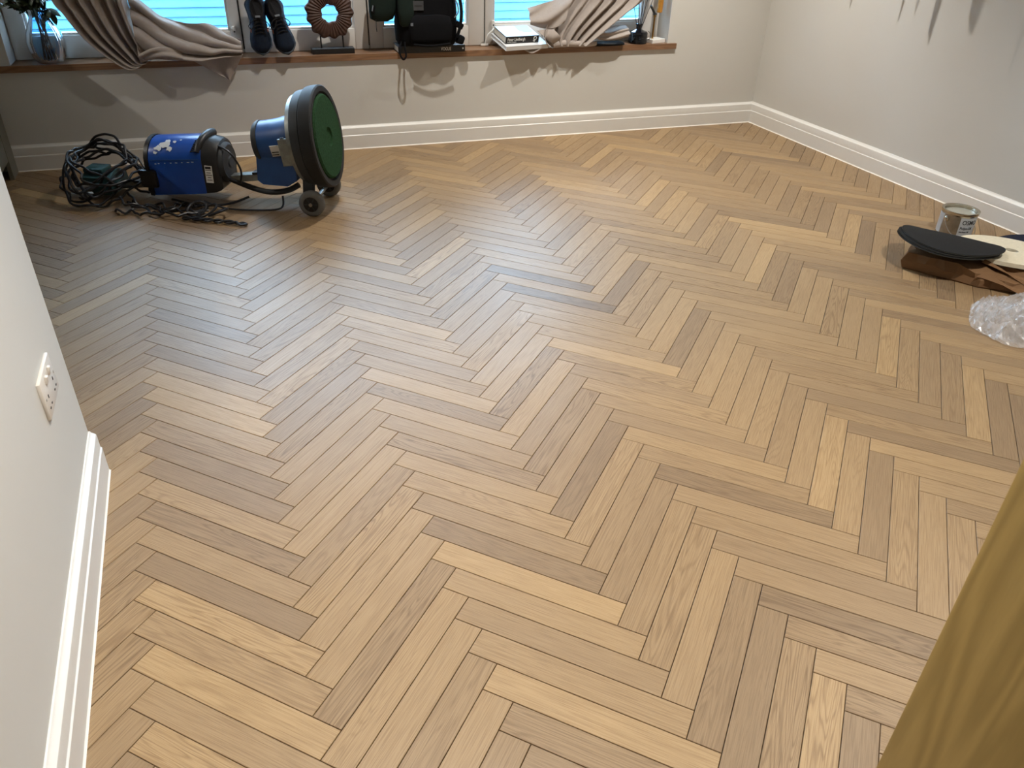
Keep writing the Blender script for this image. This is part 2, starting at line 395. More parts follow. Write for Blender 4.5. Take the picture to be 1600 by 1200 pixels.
for l in me.loops: ul.data[l.index].uv = U[l.vertex_index]
at = me.attributes.new('plank_tone', 'FLOAT_COLOR', 'POINT')
for i, t in enumerate(T): at.data[i].color = t
me.materials.append(M['plank_far']); o = bpy.data.objects.new('far_planks', me); COL.objects.link(o); o.parent = floor; o['kind'] = 'stuff'

# ---- walls
OP0, OP1, OPT, WT = .165, 4.036, 1.95, .30          # window opening in the window wall
def wall_slab(mb, s0, s1, z0, z1, off0=0, off1=-WT):
    mb.prism([(s0, off0), (s1, off0), (s1, off1), (s0, off1)], z0, z1, lambda a, b, z: WS(a, b, z))
mb = MB(); wall_slab(mb, -2.6, OP0, 0, CEIL); wall_slab(mb, OP1, 4.9, 0, CEIL); wall_slab(mb, OP0, OP1, 0, .515); wall_slab(mb, OP0, OP1, OPT, CEIL)
struct(mb.build('wall_back', 'wall'), 'painted wall below and around the window', 'wall')
mb = MB(); P0 = WB - RD * .25; P1 = WB + RD * 6.7
mb.prism([(P0.x, P0.y), (P1.x, P1.y), (P1.x + .15, P1.y), (P0.x + .15, P0.y)], 0, CEIL); struct(mb.build('wall_right', 'wall'), 'plain painted wall right of the window wall', 'wall')
STX = -.445; STY = 1.992
struct(MB().box((STX - .06, (STY - 1.8) / 2, CEIL / 2), (.12, STY + 1.8, CEIL)).build('wall_left', 'wall'), 'pale partition wall with the socket', 'wall')
struct(MB().box((-3.6, 1.6, CEIL / 2), (.1, 7.4, CEIL)).build('wall_kitchen', 'wall'), 'far kitchen wall out of view', 'wall')
mb = MB(); mb.box((2.25, -.55, CEIL / 2), (3.2, .1, CEIL)); mb.box((-.37, -.55, CEIL / 2), (.15, .1, CEIL)); mb.box((.19, -.55, 2.2), (1.0, .1, .36))
struct(mb.build('wall_front', 'wall'), 'wall with the doorway behind the viewpoint', 'wall')
struct(MB().box((.05, -1.85, CEIL / 2), (7.9, .1, CEIL)).build('wall_hall', 'wall'), 'hall wall behind the doorway', 'wall')
struct(MB().box((.05, 1.65, CEIL + .06), (7.9, 7.4, .12)).build('ceiling', 'ceil'), 'white ceiling', 'ceiling')

# ---- baseboards: profile (distance from wall, height)
PROF = [(0, 0), (.021, 0), (.021, .081), (.0175, .0845), (.0175, .1215), (.0165, .126), (.012, .1305), (.007, .134), (.004, .1395), (0, .1395)]
def skirting(name, p0, p1, nrm, label, front_is_given=True):
    p0 = Vector(p0); p1 = Vector(p1); nrm = Vector(nrm)
    base = .021 if front_is_given else 0
    def ring(p): return [p + nrm * (a - base) + Vector((0, 0, z)) for a, z in PROF]
    o = MB().rings([ring(p0), ring(p1)]).build(name, 'skirt', smooth=math.radians(32)); struct(o, label, 'baseboard')
    t = (p1 - p0).normalized()
    c = MB().rings([[p + nrm * (a - base) + Vector((0, 0, z)) for a, z in ((.0205, 0), (.0250, 0), (.0225, .003), (.0205, .006))] for p in (p0, p1)]).build('caulk_line', 'caulk', o)
    return o
# the window wall surface itself stands behind the skirting front, so the skirting is planted in front of the wall
skirting('baseboard_back', WS(.02, 0, 0), WS((WB - WA).length + .0, 0, 0), NR, 'stepped white skirting under the window', False)
skirting('baseboard_right', WB + RN * 0, WB + RD * 5.3, RN, 'stepped white skirting along the right wall', False)
skirting('baseboard_left', (STX, -.5, 0), (STX, STY, 0), (1, 0, 0), 'stepped white skirting on the partition wall', False)

# ---- window sill, window and outside
mb = MB(); mb.prism([(-.0, .014), (4.10, .014), (4.10, 0), (OP1, 0), (OP1, -.17), (OP0, -.17), (OP0, 0), (-.0, 0)], .515, SZ, lambda a, b, z: (a, -b, z))
o = mb.build('trim_1', 'sill'); o.location = WA; o.rotation_euler = (0, 0, TH); struct(o, 'long oak window sill board', 'window sill')
win = bpy.data.objects.new('window_1', None); COL.objects.link(win); win.location = WA; win.rotation_euler = (0, 0, TH); struct(win, 'wide white four-light casement window', 'window')
FY = .14                                             # local y of the window front
def bars(mb, x0, x1, z0, z1, l, r, b, t, y0, y1, bev=.004):
    mb.box(((x0 + x0 + l) / 2, (y0 + y1) / 2, (z0 + z1) / 2), (l, y1 - y0, z1 - z0), bev=bev); mb.box(((x1 + x1 - r) / 2, (y0 + y1) / 2, (z0 + z1) / 2), (r, y1 - y0, z1 - z0), bev=bev)
    mb.box(((x0 + l + x1 - r) / 2, (y0 + y1) / 2, z0 + b / 2), (x1 - r - x0 - l, y1 - y0, b), bev=bev); mb.box(((x0 + l + x1 - r) / 2, (y0 + y1) / 2, z1 - t / 2), (x1 - r - x0 - l, y1 - y0, t), bev=bev)
mb = MB(); bars(mb, OP0, OP1, SZ, OPT, .05, .05, .03, .05, FY + .02, FY + .09, 0); mb.build('outer_frame', 'upvc', win)
SASH = [(.172, 1.349, .10, .069), (1.357, 2.076, .075, .090), (2.084, 2.806, .096, .113), (2.814, 4.028, .065, .131)]
for x0, x1, l, r in SASH:
    z0, z1 = SZ + .002, OPT - .02
    mb = MB(); bars(mb, x0, x1, z0, z1, l - .012, r - .012, .117, .09, FY, FY + .06)
    sh = mb.build('sash', 'upvc', win, smooth=SM)
    mb = MB(); bars(mb, x0 + l - .014, x1 - r + .014, z0 + .115, z1 - .088, .014, .014, .014, .014, FY + .012, FY + .05, .003); mb.build('glazing_bead', 'upvc', sh, smooth=SM)
    MB().box(((x0 + l + x1 - r) / 2, FY + .035, (z0 + z1) / 2 + .01), (x1 - x0 - l - r + .02, .006, z1 - z0 - .2)).build('pane', 'pane', sh)
for x in (1.353, 2.08, 2.81):
    MB().box((x, FY + .03, (SZ + OPT) / 2), (.012, .03, OPT - SZ - .04)).build('seal', 'gasket', win)
MB().tube([(1.353, FY - .002, .83), (1.353, FY - .002, .62), (1.30, FY - .002, .615)], .0022, 6, 1).build('catch_rod', 'gasket', win)
for x, cx, cz in ((2.862, 2.80, SZ + .004), (1.312, None, None)):
    lk = MB().box((x, FY - .009, .672), (.022, .018, .05), bev=.006).build('cable_lock', 'upvc', win, smooth=SM)
    MB().cyl((x, FY - .019, .668), (x, FY - .015, .668), .005).build('lock_barrel', 'dgrey', lk)
    if cx:
        MB().tube([(x, FY - .012, .65), (x - .012, FY - .03, .64), (x - .042, FY - .035, .615), (x - .055, FY - .03, .58), (x - .057, FY - .025, SZ + .012)], .0038, 8, 6).build('cable', 'white', lk, smooth=SM)
        MB().box((x - .062, FY - .025, SZ + .008), (.05, .02, .014), bev=.004).build('cable_anchor', 'upvc', lk, smooth=SM)
# outside: lapped cladding (daylight's cyan put into its colour) of the building across the light well
ex = thing('cladding_wall', 'pale horizontal board cladding outside the window', 'cladding', WS(0, -3.2, 0), (0, 0, TH))
bd = None
for i in range(26):
    z = -.4 + i * .075
    if bd is None:
        mb = MB(); mb.prism([(0, 0), (0, .0), (-.004, .075), (.012, .075), (.012, 0), (-.020, 0)][::1][1:], -4, 9, lambda a, b, t: (t, a, b)); bd = mb.build('board', 'cladding', ex); bd.location = (0, 0, z)
    else:
        b2 = bd.copy(); COL.objects.link(b2); b2.location = (0, 0, z); b2.parent = ex
MB().box((2.5, .05, .56), (13, .06, 1.98)).build('backing', 'cladding', ex)
g = struct(MB().box((0, 0, -.4), (14, 3.4, .06)).build('ground', 'ground'), 'ground of the light well outside', 'ground'); g.location = WS(2.5, 0, 0); g.rotation_euler = (0, 0, TH); g.location += NR * -2.0; 

# ---- curtain rail above the frame
def curtain_root(label, s): return sill_thing('curtain', label, 'curtain', s, 0, SZ)
tag(MB().cyl(WS(.1, .06, 2.05), WS(4.1, .06, 2.05), .014).build('curtain_pole', 'steel'), 'steel curtain pole over the window', 'curtain pole')

# ---- ceiling lamps
for i, (x, y, pw, ang_, where) in enumerate(LAMPS):
    t = thing('downlight', 'recessed round ceiling downlight ' + where, 'downlight', (x, y, CEIL), group='ceiling downlights')
    MB().axis((0, 0, 0), (0, 0, -1), [(0, .03), (0, .045), (.006, .043), (.006, .031), (0, .030)], 28, False).build('trim_ring', 'skirt', t, smooth=SM)
    MB().cyl((0, 0, -.001), (0, 0, -.003), .029).build('lens', 'lens', t)
    l = bpy.data.lights.new('lamp', 'SPOT'); l.energy = pw; l.color = LAMP_COLOR; l.spot_size = math.radians(ang_); l.spot_blend = .85; l.shadow_soft_size = .022
    lo = bpy.data.objects.new('lamp_light', l); COL.objects.link(lo); lo.parent = t; lo.location = (0, 0, -.012)

# ---- kitchen base cabinet and worktop on the left
cb = thing('base_cabinet', 'grey green kitchen base cabinet at the far left beside the window wall', 'cabinet', (-1.03, 4.98, 0))
MB().box((-.31, -1.30, .49), (.58, 2.60, .78)).build('carcass', 'cab', cb)
MB().box((-.34, -1.37, .05), (.5, 2.46, .099)).build('plinth', 'plinth', cb)
MB().box((-.01, -.075, .44), (.02, .15, .88)).build('end_panel', 'cab', cb)
for i in range(4):
    d = MB().box((-.01, -.155 - .305 - i * .61, .49), (.02, .60, .775), bev=.002).build('door', 'cab', cb)
    MB().tube([(0, -.155 - .32 - i * .61, .83), (.025, -.155 - .32 - i * .61, .83), (.025, -.155 - .18 - i * .61, .83), (0, -.155 - .18 - i * .61, .83)], .005, 6, 1).build('handle', 'steel', d)
tag(MB().box((-1.315, 3.68, .90), (.63, 2.6, .04), bev=.003).build('worktop', 'worktop'), 'pale stone worktop on the grey green cabinet', 'worktop')

# ---- oak door at the right edge
dz = thing('door_1', 'close oak veneered door standing open at the right edge', 'door', (.612, -.46, 0), (0, 0, math.radians(-1.0))); dz['kind'] = 'structure'
MB().box((.020, .405, 1.005), (.040, .81, 1.99), bev=.003).build('door_leaf', 'door', dz, smooth=SM)
h = MB().axis((0, .75, 1.0), (-1, .75, 1.0), [(0, .026), (.006, .026), (.008, .024), (.008, .01), (.045, .009)], 20).build('handle', 'steel', dz, smooth=SM)
MB().tube([(-.045, .75, 1.0), (-.048, .70, 1.0), (-.048, .62, 1.0)], .009, 10, 4).build('lever', 'steel', h, smooth=SM)

# ---- socket
so = thing('wall_socket', 'white double plug socket with switches on the pale partition wall', 'socket', (STX, 1.755, .43))
MB().box((.004, 0, 0), (.009, .152, .094), bev=.003).build('plate', 'socket', so, smooth=SM)
for sy in (-1, 1):
    MB().box((.011, .022 * sy, .028), (.007, .012, .020), rot=(0, .2, 0), bev=.002).build('switch', 'socket', so, smooth=SM)
    for dy, dzz, a, b in ((0, .012, .004, .008), (-.011, -.012, .007, .003), (.011, -.012, .007, .003)):
        MB().box((.0089, .040 * sy + dy, dzz - .016), (.0012, a, b)).build('pin_hole', 'print', so)
    MB().cyl((.008, .064 * sy, 0), (.0095, .064 * sy, 0), .003, n=10).build('screw', 'steel', so)

# ================================================================== floor polisher
PA = math.radians(-25); PN = Vector((math.cos(PA), math.sin(PA), 0)); PY = Vector((-PN.y, PN.x, 0))
PO = Vector((.4163, 3.8241, 0)) + PY * .15
fp = thing('floor_polisher', 'blue rotary floor polisher lying on its back with green pad', 'floor polisher', PO, (0, 0, PA))
PT = math.radians(7)                                  # the head leans back a little
hd = Vector((math.cos(PT), 0, math.sin(PT))); HC = Vector((.065, 0, .352))
def H(t): return HC + hd * t
R_ = .240
MB().axis(H(-.062), H(1), [(0, R_ - .012), (.004, R_ - .004), (.03, R_), (.060, R_), (.066, R_ - .006), (.066, R_ - .03), (.050, R_ - .034), (.050, .02)], 64).build('pad_skirt', 'rubber', fp, smooth=SM)
MB().axis(H(-.016), H(1), [(0, .196), (.018, .198), (.026, .190), (.027, .045), (.020, .040), (.018, .001)], 56).build('scrub_pad', 'pad', fp, smooth=SM, label='green fibre scrubbing pad')
MB().axis(H(-.112), H(1), [(0, .214), (.006, .222), (.046, .226), (.052, .214)], 56).build('deck_housing', 'dgrey', fp, smooth=SM)
MB().axis(H(-.136), H(1), [(0, .190), (.003, .206), (.022, .210), (.026, .200)], 56).build('metal_band', 'alu', fp, smooth=SM)
mt = MB().axis(H(-.335), H(1), [(0, .088), (.010, .100), (.05, .102), (.10, .106), (.16, .118), (.20, .135), (.215, .15)], 40).build('motor_housing', 'blue2', fp, smooth=SM)
MB().axis(H(-.356), H(1), [(0, .070), (.004, .095), (.018, .104), (.030, .104), (.034, .096)], 40).build('motor_cap', 'dgrey', mt, smooth=SM)
mb = MB(); mb.prism([(-.275, .265), (-.285, .145), (-.26, .125), (-.135, .12), (-.085, .15), (-.085, .34), (-.2, .34)], -.085, .085, lambda a, b, y: (a, y, b)); mb.build('yoke_cover', 'blue2', fp)
MB().box((-.105, -.135, .305), (.055, .012, .13), rot=(0, -PT, 0), bev=.003).build('hinge_plate', 'alu', fp)
MB().box((-.115, -.128, .345), (.018, .02, .055), rot=(0, -PT, 0)).build('catch', 'black', fp)
lb = MB().box((-.165, -.109, .302), (.045, .003, .055), rot=(.25, -PT, 0)).build('warning_label', 'white', fp)
for k in range(4): MB().box((-.165, -.1115, .32 - k * .012), (.034, .001, .004 + .004 * (k == 0)), rot=(.25, -PT, 0)).build('print_line', 'print', lb)
for sy in (-1, 1):
    br = MB().box((-.015, .118 * sy, .155), (.06, .012, .19), rot=(0, .1, 0), bev=.004).build('wheel_bracket', 'dgrey', fp)
    wh = MB().axis((0, .15 * sy - .021, .064), (0, 2, .064), [(0, .040), (.0, .053), (.007, .062), (.016, .064), (.026, .064), (.035, .062), (.042, .053), (.042, .040)], 36).build('wheel', 'grubber', fp, smooth=SM)
    fy = .15 * sy - .0215 if sy < 0 else .15 * sy + .0215
    MB().cyl((0, .15 * sy - .0225, .064), (0, .15 * sy + .0225, .064), .037, n=28).build('rim', 'black', wh)
    for k in range(6):
        a = k * PI / 3; MB().box((.021 * math.cos(a), .15 * sy - .0235, .064 + .021 * math.sin(a)), (.026, .004, .006), rot=(0, -a, 0)).build('spoke', 'dgrey', wh)
    MB().cyl((0, .15 * sy - .030, .064), (0, .15 * sy + .030, .064), .009, n=12).build('axle_cap', 'steel', wh)
MB().cyl((0, -.14, .064), (0, .14, .064), .010, n=10).build('axle', 'steel', fp)
# handle tube, sloping to the floor on the left
BA, BB = Vector((-.16, 0, .155)), Vector((-1.14, 0, .050)); bdv = (BB - BA).normalized(); bang = math.atan2(bdv.z, -bdv.x)
MB().box((BA + BB) / 2, ((BB - BA).length, .055, .034), rot=(0, bang, 0), bev=.003).build('handle_tube', 'alu', fp)
MB().box((-.30, -.02, .165), (.05, .05, .012), rot=(0, bang, 0)).build('tube_clip', 'dgrey', fp)
MB().tube([(-.09, -.05, .12), (-.15, -.055, .09), (-.24, -.05, .075), (-.34, -.03, .085), (-.46, -.02, .125)], .014, 12, 4).build('vacuum_hose', 'dgrey', fp, smooth=SM)
# transformer / tank box with arched top
def arch(hw, z0, z1, n=12):
    zc = z1 - hw * .86
    return [(-hw, z0), (hw, z0)] + [(hw * math.cos(PI * i / n), zc + hw * .86 * math.sin(PI * i / n)) for i in range(n + 1)]
def boxring(x, hw, z0, z1): return [Vector((x, y, z)) for y, z in arch(hw, z0, z1)]
BX0, BX1 = -.815, -.540
tk = MB().rings([boxring(BX0, .118, .060, .314), boxring(BX0 + .008, .123, .056, .320), boxring(BX1 - .004, .123, .076, .338), boxring(BX1, .121, .078, .336)]).build('motor_box', 'blue', fp, smooth=math.radians(30))
MB().rings([boxring(BX0 - .022, .112, .067, .308), boxring(BX0 - .016, .125, .054, .323), boxring(BX0 + .004, .1255, .053, .3235)]).build('rear_cap', 'black', tk, smooth=math.radians(30))
MB().rings([boxring(BX1 - .003, .1215, .077, .337), boxring(BX1 + .05, .118, .084, .328), boxring(BX1 + .072, .108, .092, .318), boxring(BX1 + .078, .098, .102, .308)]).build('front_cap', 'black', tk, smooth=math.radians(30))
MB().axis((BX1 + .074, -.01, .208), (9, -.01, .208), [(0, .098), (.012, .095), (.022, .082), (.020, .070), (.026, .05), (.024, .03), (.030, .024), (.030, .001)], 36).build('fan_grille', 'dgrey', tk, smooth=SM)
hdl = MB().tube([(BX1 - .022, -.100, .272), (BX1 - .015, -.078, .304), (BX1 - .005, -.040, .328), (BX1 + .003, .005, .338), (BX1 + .008, .05, .334)], .021, 10, 4).build('carry_handle', 'black', tk, smooth=SM)
for k in range(7):
    t = k / 6; MB().box((BX1 - .028 + .012 * t, -.116 + .050 * t, .283 + .040 * t), (.040, .004, .007), rot=(0.6, 0, .4)).build('grip_rib', 'black', hdl)
dl = MB().box((BX1 + .028, -.1215, .175), (.036, .002, .085), rot=(0, .04, 0)).build('rating_label', 'white', tk)
for k, (ww, hh) in enumerate(((.028, .012), (.03, .003), (.022, .003), (.03, .003), (.018, .003), (.026, .003))): MB().box((BX1 + .028, -.1228, .207 - k * .012), (ww, .001, hh)).build('print_line', 'print', dl)
def scuff(pts, name='scuff'):      # worn patch on the curved top, points as (x, angle)
    zc = .324 - .123 * .86; mb = MB(); n = len(pts)
    mb.add([(x, -.1245 * math.cos(a), zc + .1245 * .86 * math.sin(a) + .016 * (x - BX0) / .275) for x, a in pts], [tuple(range(n))]); mb.build(name, 'scuff', tk, solid=.0008)
for cx, ca, rr, kk in ((-.755, .66, .020, 3), (-.725, .80, .026, 5), (-.70, .62, .018, 7), (-.715, 1.0, .016, 9), (-.68, .95, .010, 11), (-.65, 1.05, .006, 13), (-.77, .45, .010, 15)):
    random.seed(kk); scuff([(cx + rr * random.uniform(.6, 1.25) * math.cos(j * PI / 5), ca + rr * 7 * random.uniform(.5, 1.2) * math.sin(j * PI / 5)) for j in range(10)], 'worn_patch')
for k in range(8): MB().box((-.78 + k * .028 + random.uniform(-.008, .008), -.1235, .215 + .0025 * k), (random.uniform(.004, .012), .001, .003)).build('paint_chip', 'scuff', tk)
MB().box(((BX0 + BX1) / 2, -.1235, .2380), (.25, .0016, .003), rot=(0, -.06, 0)).build('seam', 'blue2', tk)
MB().box((BX0 - .005, -.125, .14), (.085, .03, .09), bev=.012).build('cable_hook', 'black', fp, smooth=SM)
# handle head (switch box) and lever
hx = -1.13
MB().rings([[Vector((hx + a, y, z)) for y, z in ((-.09, .03), (.10, .03), (.085, .11), (.03, .135), (-.03, .135), (-.075, .11))] for a in (-.075, .075)]).build('switch_box', 'teal', fp, smooth=math.radians(30))
MB().box((hx - .02, -.01, .142), (.10, .10, .02), bev=.006).build('switch_lid', 'teal', fp, smooth=SM)
MB().tube([(hx - .02, .20, .06), (hx - .03, .08, .07), (hx - .03, -.08, .07), (hx - .02, -.20, .055)], .017, 10, 3).build('hand_grip', 'black', fp, smooth=SM)
MB().box((hx - .02, -.19, .065), (.10, .028, .022), rot=(.2, .15, .5), bev=.006).build('lever', 'lever', fp, smooth=SM)
MB().box((hx - .05, -.15, .085), (.09, .02, .02), rot=(.1, -.2, .7), bev=.006).build('lever', 'lever', fp, smooth=SM)
# thin flexes between box and head
MB().tube([(BX1 + .07, -.06, .30), (BX1 + .13, -.07, .27), (BX1 + .17, -.07, .19), (BX1 + .155, -.06, .12)], .005, 8, 6).build('flex', 'cord', fp, smooth=SM)
MB().tube([(BX1 - .2, -.10, .03), (BX1 - .05, -.13, .018), (BX1 + .1, -.13, .03), (BX1 + .2, -.09, .06)], .006, 8, 6).build('flex', 'cord', fp, smooth=SM)
MB().tube([(BX1 - .02, -.13, .04), (BX1 + .1, -.15, .015), (BX1 + .25, -.14, .010), (BX1 + .36, -.10, .012), (BX1 + .37, -.08, .07)], .005, 8, 6).build('flex', 'cord', fp, smooth=SM)
# tangled power cord
random.seed(21)
def wav(p, a=.012): return Vector(p) + Vector((random.uniform(-a, a), random.uniform(-a, a), random.uniform(-a, a) * .7))
for k in range(9):                                   # loops heaped over the handle head
    cx = hx + random.uniform(-.02, .07); rx = random.uniform(.13, .20); ry = random.uniform(.10, .2); ph = random.uniform(0, 2 * PI); pts = []
    for j in range(26):
        a = j * 2 * PI / 26 + ph; x = cx + rx * math.cos(a); y = -.04 + ry * math.sin(a) + .03 * math.cos(2 * a)
        r = math.hypot((x - hx) / .24, y / .24); z = .03 + .175 * max(0, 1 - r ** 2.2) + .012 * k * max(0, 1 - r)
        z += .05 * max(0, math.cos(a * 1 + k)); pts.append(wav((x, y, max(.012, z)), .014))
    MB().tube(pts, .0062, 7, 3, closed=True).build('power_cord_loop', 'cord', fp, smooth=SM)
for k in range(5):                                   # strands trailing over the floor to the right
    x0 = hx + random.uniform(.10, .22); y0 = -.13 - .03 * k + random.uniform(-.02, .02); x1 = x0 + random.uniform(.30, .45); pts = []
    m = 18
    for j in range(m + 1):
        t = j / m; pts.append(wav((x0 + (x1 - x0) * t, y0 - .05 * math.sin(t * PI) + .02 * math.sin(t * 17 + k), .012 + .02 * random.random() + .05 * max(0, .25 - t) * 4 * (k % 2)), .010))
    pts = [Vector((p.x, p.y, max(.008, p.z))) for p in pts]
    MB().tube(pts, .0060, 7, 3).build('power_cord_strand', 'cord', fp, smooth=SM)
for sgn in (1, -1):                                  # twisted pair ending in a loop
    pts = []
    for j in range(21):
        t = j / 20; a = t * 5 * PI; pts.append((-.60 + .28 * t, -.30 - .03 * t + sgn * .012 * math.sin(a), .010 + .004 * (1 + sgn * math.cos(a))))
    pts.append((-.30, -.33 + sgn * .014, .010)); pts.append((-.28, -.332 + sgn * .010, .010)); pts.append((-.272, -.332, .010))
    MB().tube(pts, .0060, 7, 3).build('power_cord_tail', 'cord', fp, smooth=SM)
for k in range(3):
    cx, cy = -.56 + .06 * k, -.22 - .015 * k
    MB().tube([(cx + .045 * math.cos(a), cy + .05 * math.sin(a), .012 + .02 * (1 + math.sin(a + k))) for a in [j * 2 * PI / 12 for j in range(12)]], .006, 7, 3, closed=True).build('power_cord_loop', 'cord', fp, smooth=SM)

# ================================================================== things on the sill
# ---- vase with foliage
vz = sill_thing('glass_vase', 'ribbed blue glass vase with dark leafy branches at left end of sill', 'vase', .352, -.055, SZ)
prof = [(.0, .052), (.004, .062), (.03, .078), (.07, .090), (.11, .092), (.15, .082), (.19, .062), (.22, .048), (.25, .046), (.262, .052)]
def vring(r, z, n=72): return [Vector((r * (1 + .018 * math.cos(24 * 2 * PI * j / n)) * math.cos(2 * PI * j / n), r * (1 + .018 * math.cos(24 * 2 * PI * j / n)) * math.sin(2 * PI * j / n), z)) for j in range(n)]
MB().rings([vring(r, z) for z, r in prof], True, False).build('glass_body', 'vase', vz, smooth=math.radians(80))
MB().axis((0, 0, .001), (0, 0, 1), [(0, .05), (.010, .052), (.012, .03)], 32).build('glass_foot', 'vase', vz, smooth=SM)
random.seed(5)
lv = MB(); lv.grid(lambda u, v: ((u - .5) * .030 * math.sin(PI * min(1, .08 + v * .92)) ** .8, v * .062, .008 * math.sin(PI * v) - .25 * abs(u - .5) * .02), 4, 6); leafme = lv.mesh('leaf', M['leaf'], SM)
for k in range(14):
    a = random.uniform(0, 2 * PI); tip = Vector((random.uniform(-.15, .07), random.uniform(-.10, .0), random.uniform(.27, .50))); tip.y -= max(0, -tip.x - .06) * 1.2
    if k < 3: tip = Vector(((.07, -.09, -.14)[k], (-.04, -.08, -.13)[k], (.24, .27, .30)[k]))
    base = Vector((.035 * math.cos(a), .035 * math.sin(a), .012)); neck = Vector((.02 * math.cos(a + 2), .02 * math.sin(a + 2), .24))
    mid = neck + (tip - neck) * .5 + Vector((0, 0, .03)); pts = [base, (base + neck) / 2, neck, mid, tip]
    st = MB().tube(pts, .0028, 6, 4).build('stem', 'stem', vz, smooth=SM)
    for q in range(17 if k >= 3 else 10):
        t = random.uniform(.15, 1.0); p = neck + (mid - neck) * min(1, t * 2) if t < .5 else mid + (tip - mid) * (t * 2 - 1)
        o = bpy.data.objects.new('leaf', leafme); COL.objects.link(o); o.parent = st; o.location = p; sc_ = random.uniform(.8, 1.3); o.scale = (sc_, sc_, sc_)
        o.rotation_euler = (random.uniform(-1.2, .9), random.uniform(-.8, .8), random.uniform(0, 2 * PI))

# ---- left curtain
def wsl(s0, pts): return [(s - s0, -off, z - SZ) for s, off, z in pts]
def lerp(a, b, t): return a + (b - a) * t
def poly(pts, t):          # piecewise linear with smoothing (Catmull-Rom)
    n = len(pts) - 1; x = min(max(t, 0), 1) * n; i = min(int(x), n - 1); f = x - i
    g = lambda k: Vector(pts[max(0, min(n, k))]); a, b, c, d = g(i - 1), g(i), g(i + 1), g(i + 2)
    return .5 * ((2 * b) + (c - a) * f + (2 * a - 5 * b + 4 * c - d) * f * f + (3 * b - a - 3 * c + d) * f ** 3)
S0 = .78; cu = curtain_root('beige curtain bunched on the sill beside the glass vase', S0)
Ledge = wsl(S0, [(.30, .03, 2.04), (.36, .035, 1.5), (.44, .035, .92), (.49, .04, .80), (.56, .05, .68), (.66, .055, .575), (.735, .055, .522), (.79, .045, .53)])
Redge = wsl(S0, [(.74, .02, 2.04), (.76, .02, 1.5), (.79, .0, .92), (.80, .0, .80), (.815, .0, .70), (.83, .0, .62), (.84, .02, .57), (.86, .03, .56)])
def drape(u, t):
    a, b = poly(Ledge, t), poly(Redge, t); p = a.lerp(b, u); w = (b - a).length
    amp = .026 * min(1, w / .2) + .006; p.y -= amp * math.sin(2 * PI * (5.5 * u + .35 * t) + .8 * math.sin(3 * t)) + .012 * math.sin(2 * PI * 2.2 * u + 1)
    return p
MB().grid(drape, 88, 60).build('drape', 'curtain', cu, smooth=PI, solid=.003)
T0 = wsl(S0, [(.80, -.03, .86), (.86, -.02, .84), (.95, -.02, .765), (1.05, -.02, .735), (1.16, -.02, .728), (1.25, -.01, .69), (1.335, .0, .65)])     # top line of the train
T1 = wsl(S0, [(.80, .05, .57), (.86, .05, .565), (.95, .06, .562), (1.05, .065, .556), (1.16, .065, .556), (1.25, .06, .57), (1.335, .05, .575)])       # front bottom line
def train(u, t):
    a, b = poly(T0, t), poly(T1, t); p = a.lerp(b, u); h = (b - a).length
    bulge = math.sin(PI * u) * .03
    ph = 3.4 * u - 1.5 * t + .30 * math.sin(4 * t + 3 * u)
    p.y -= bulge + .024 * math.sin(2 * PI * ph) * (1 - .3 * t) * (.6 + .6 * abs(math.sin(3.1 * u + 2))); p.z += .012 * math.sin(2 * PI * ph + 1.2) * math.sin(PI * u) + .016 * noise.noise(Vector((t * 5, u * 4, 3)))
    p.z = max(p.z, .006); return p
MB().grid(train, 60, 50).build('train', 'curtain', cu, smooth=PI, solid=.003)
E0 = wsl(S0, [(1.06, .040, .556), (1.335, .040, .575)]); E1 = wsl(S0, [(1.235, .030, .445), (1.25, .030, .438)])
def flap(u, t):
    p = Vector(E0[0]).lerp(Vector(E0[1]), u).lerp(Vector(E1[0]).lerp(Vector(E1[1]), u), t); p.y -= .008 * math.sin(9 * u + 3 * t) * (1 - t * .5) + .004; return p
MB().grid(flap, 14, 12).build('hem_corner', 'curtain', cu, smooth=PI, solid=.003)
def fold(u, t):      # loose loops of cloth on the sill in front of the drape
    p = Vector(wsl(S0, [(.80 + .22 * t, .045 + .02 * math.sin(PI * t), .575 + .03 * math.sin(PI * t))])[0]); a = 2 * PI * u
    r = .022 + .008 * math.sin(3 * a + 4 * t); return p + Vector((0, r * 1.6 * math.cos(a), r * math.sin(a)))
MB().grid(fold, 20, 14).build('fold', 'curtain', cu, smooth=PI)

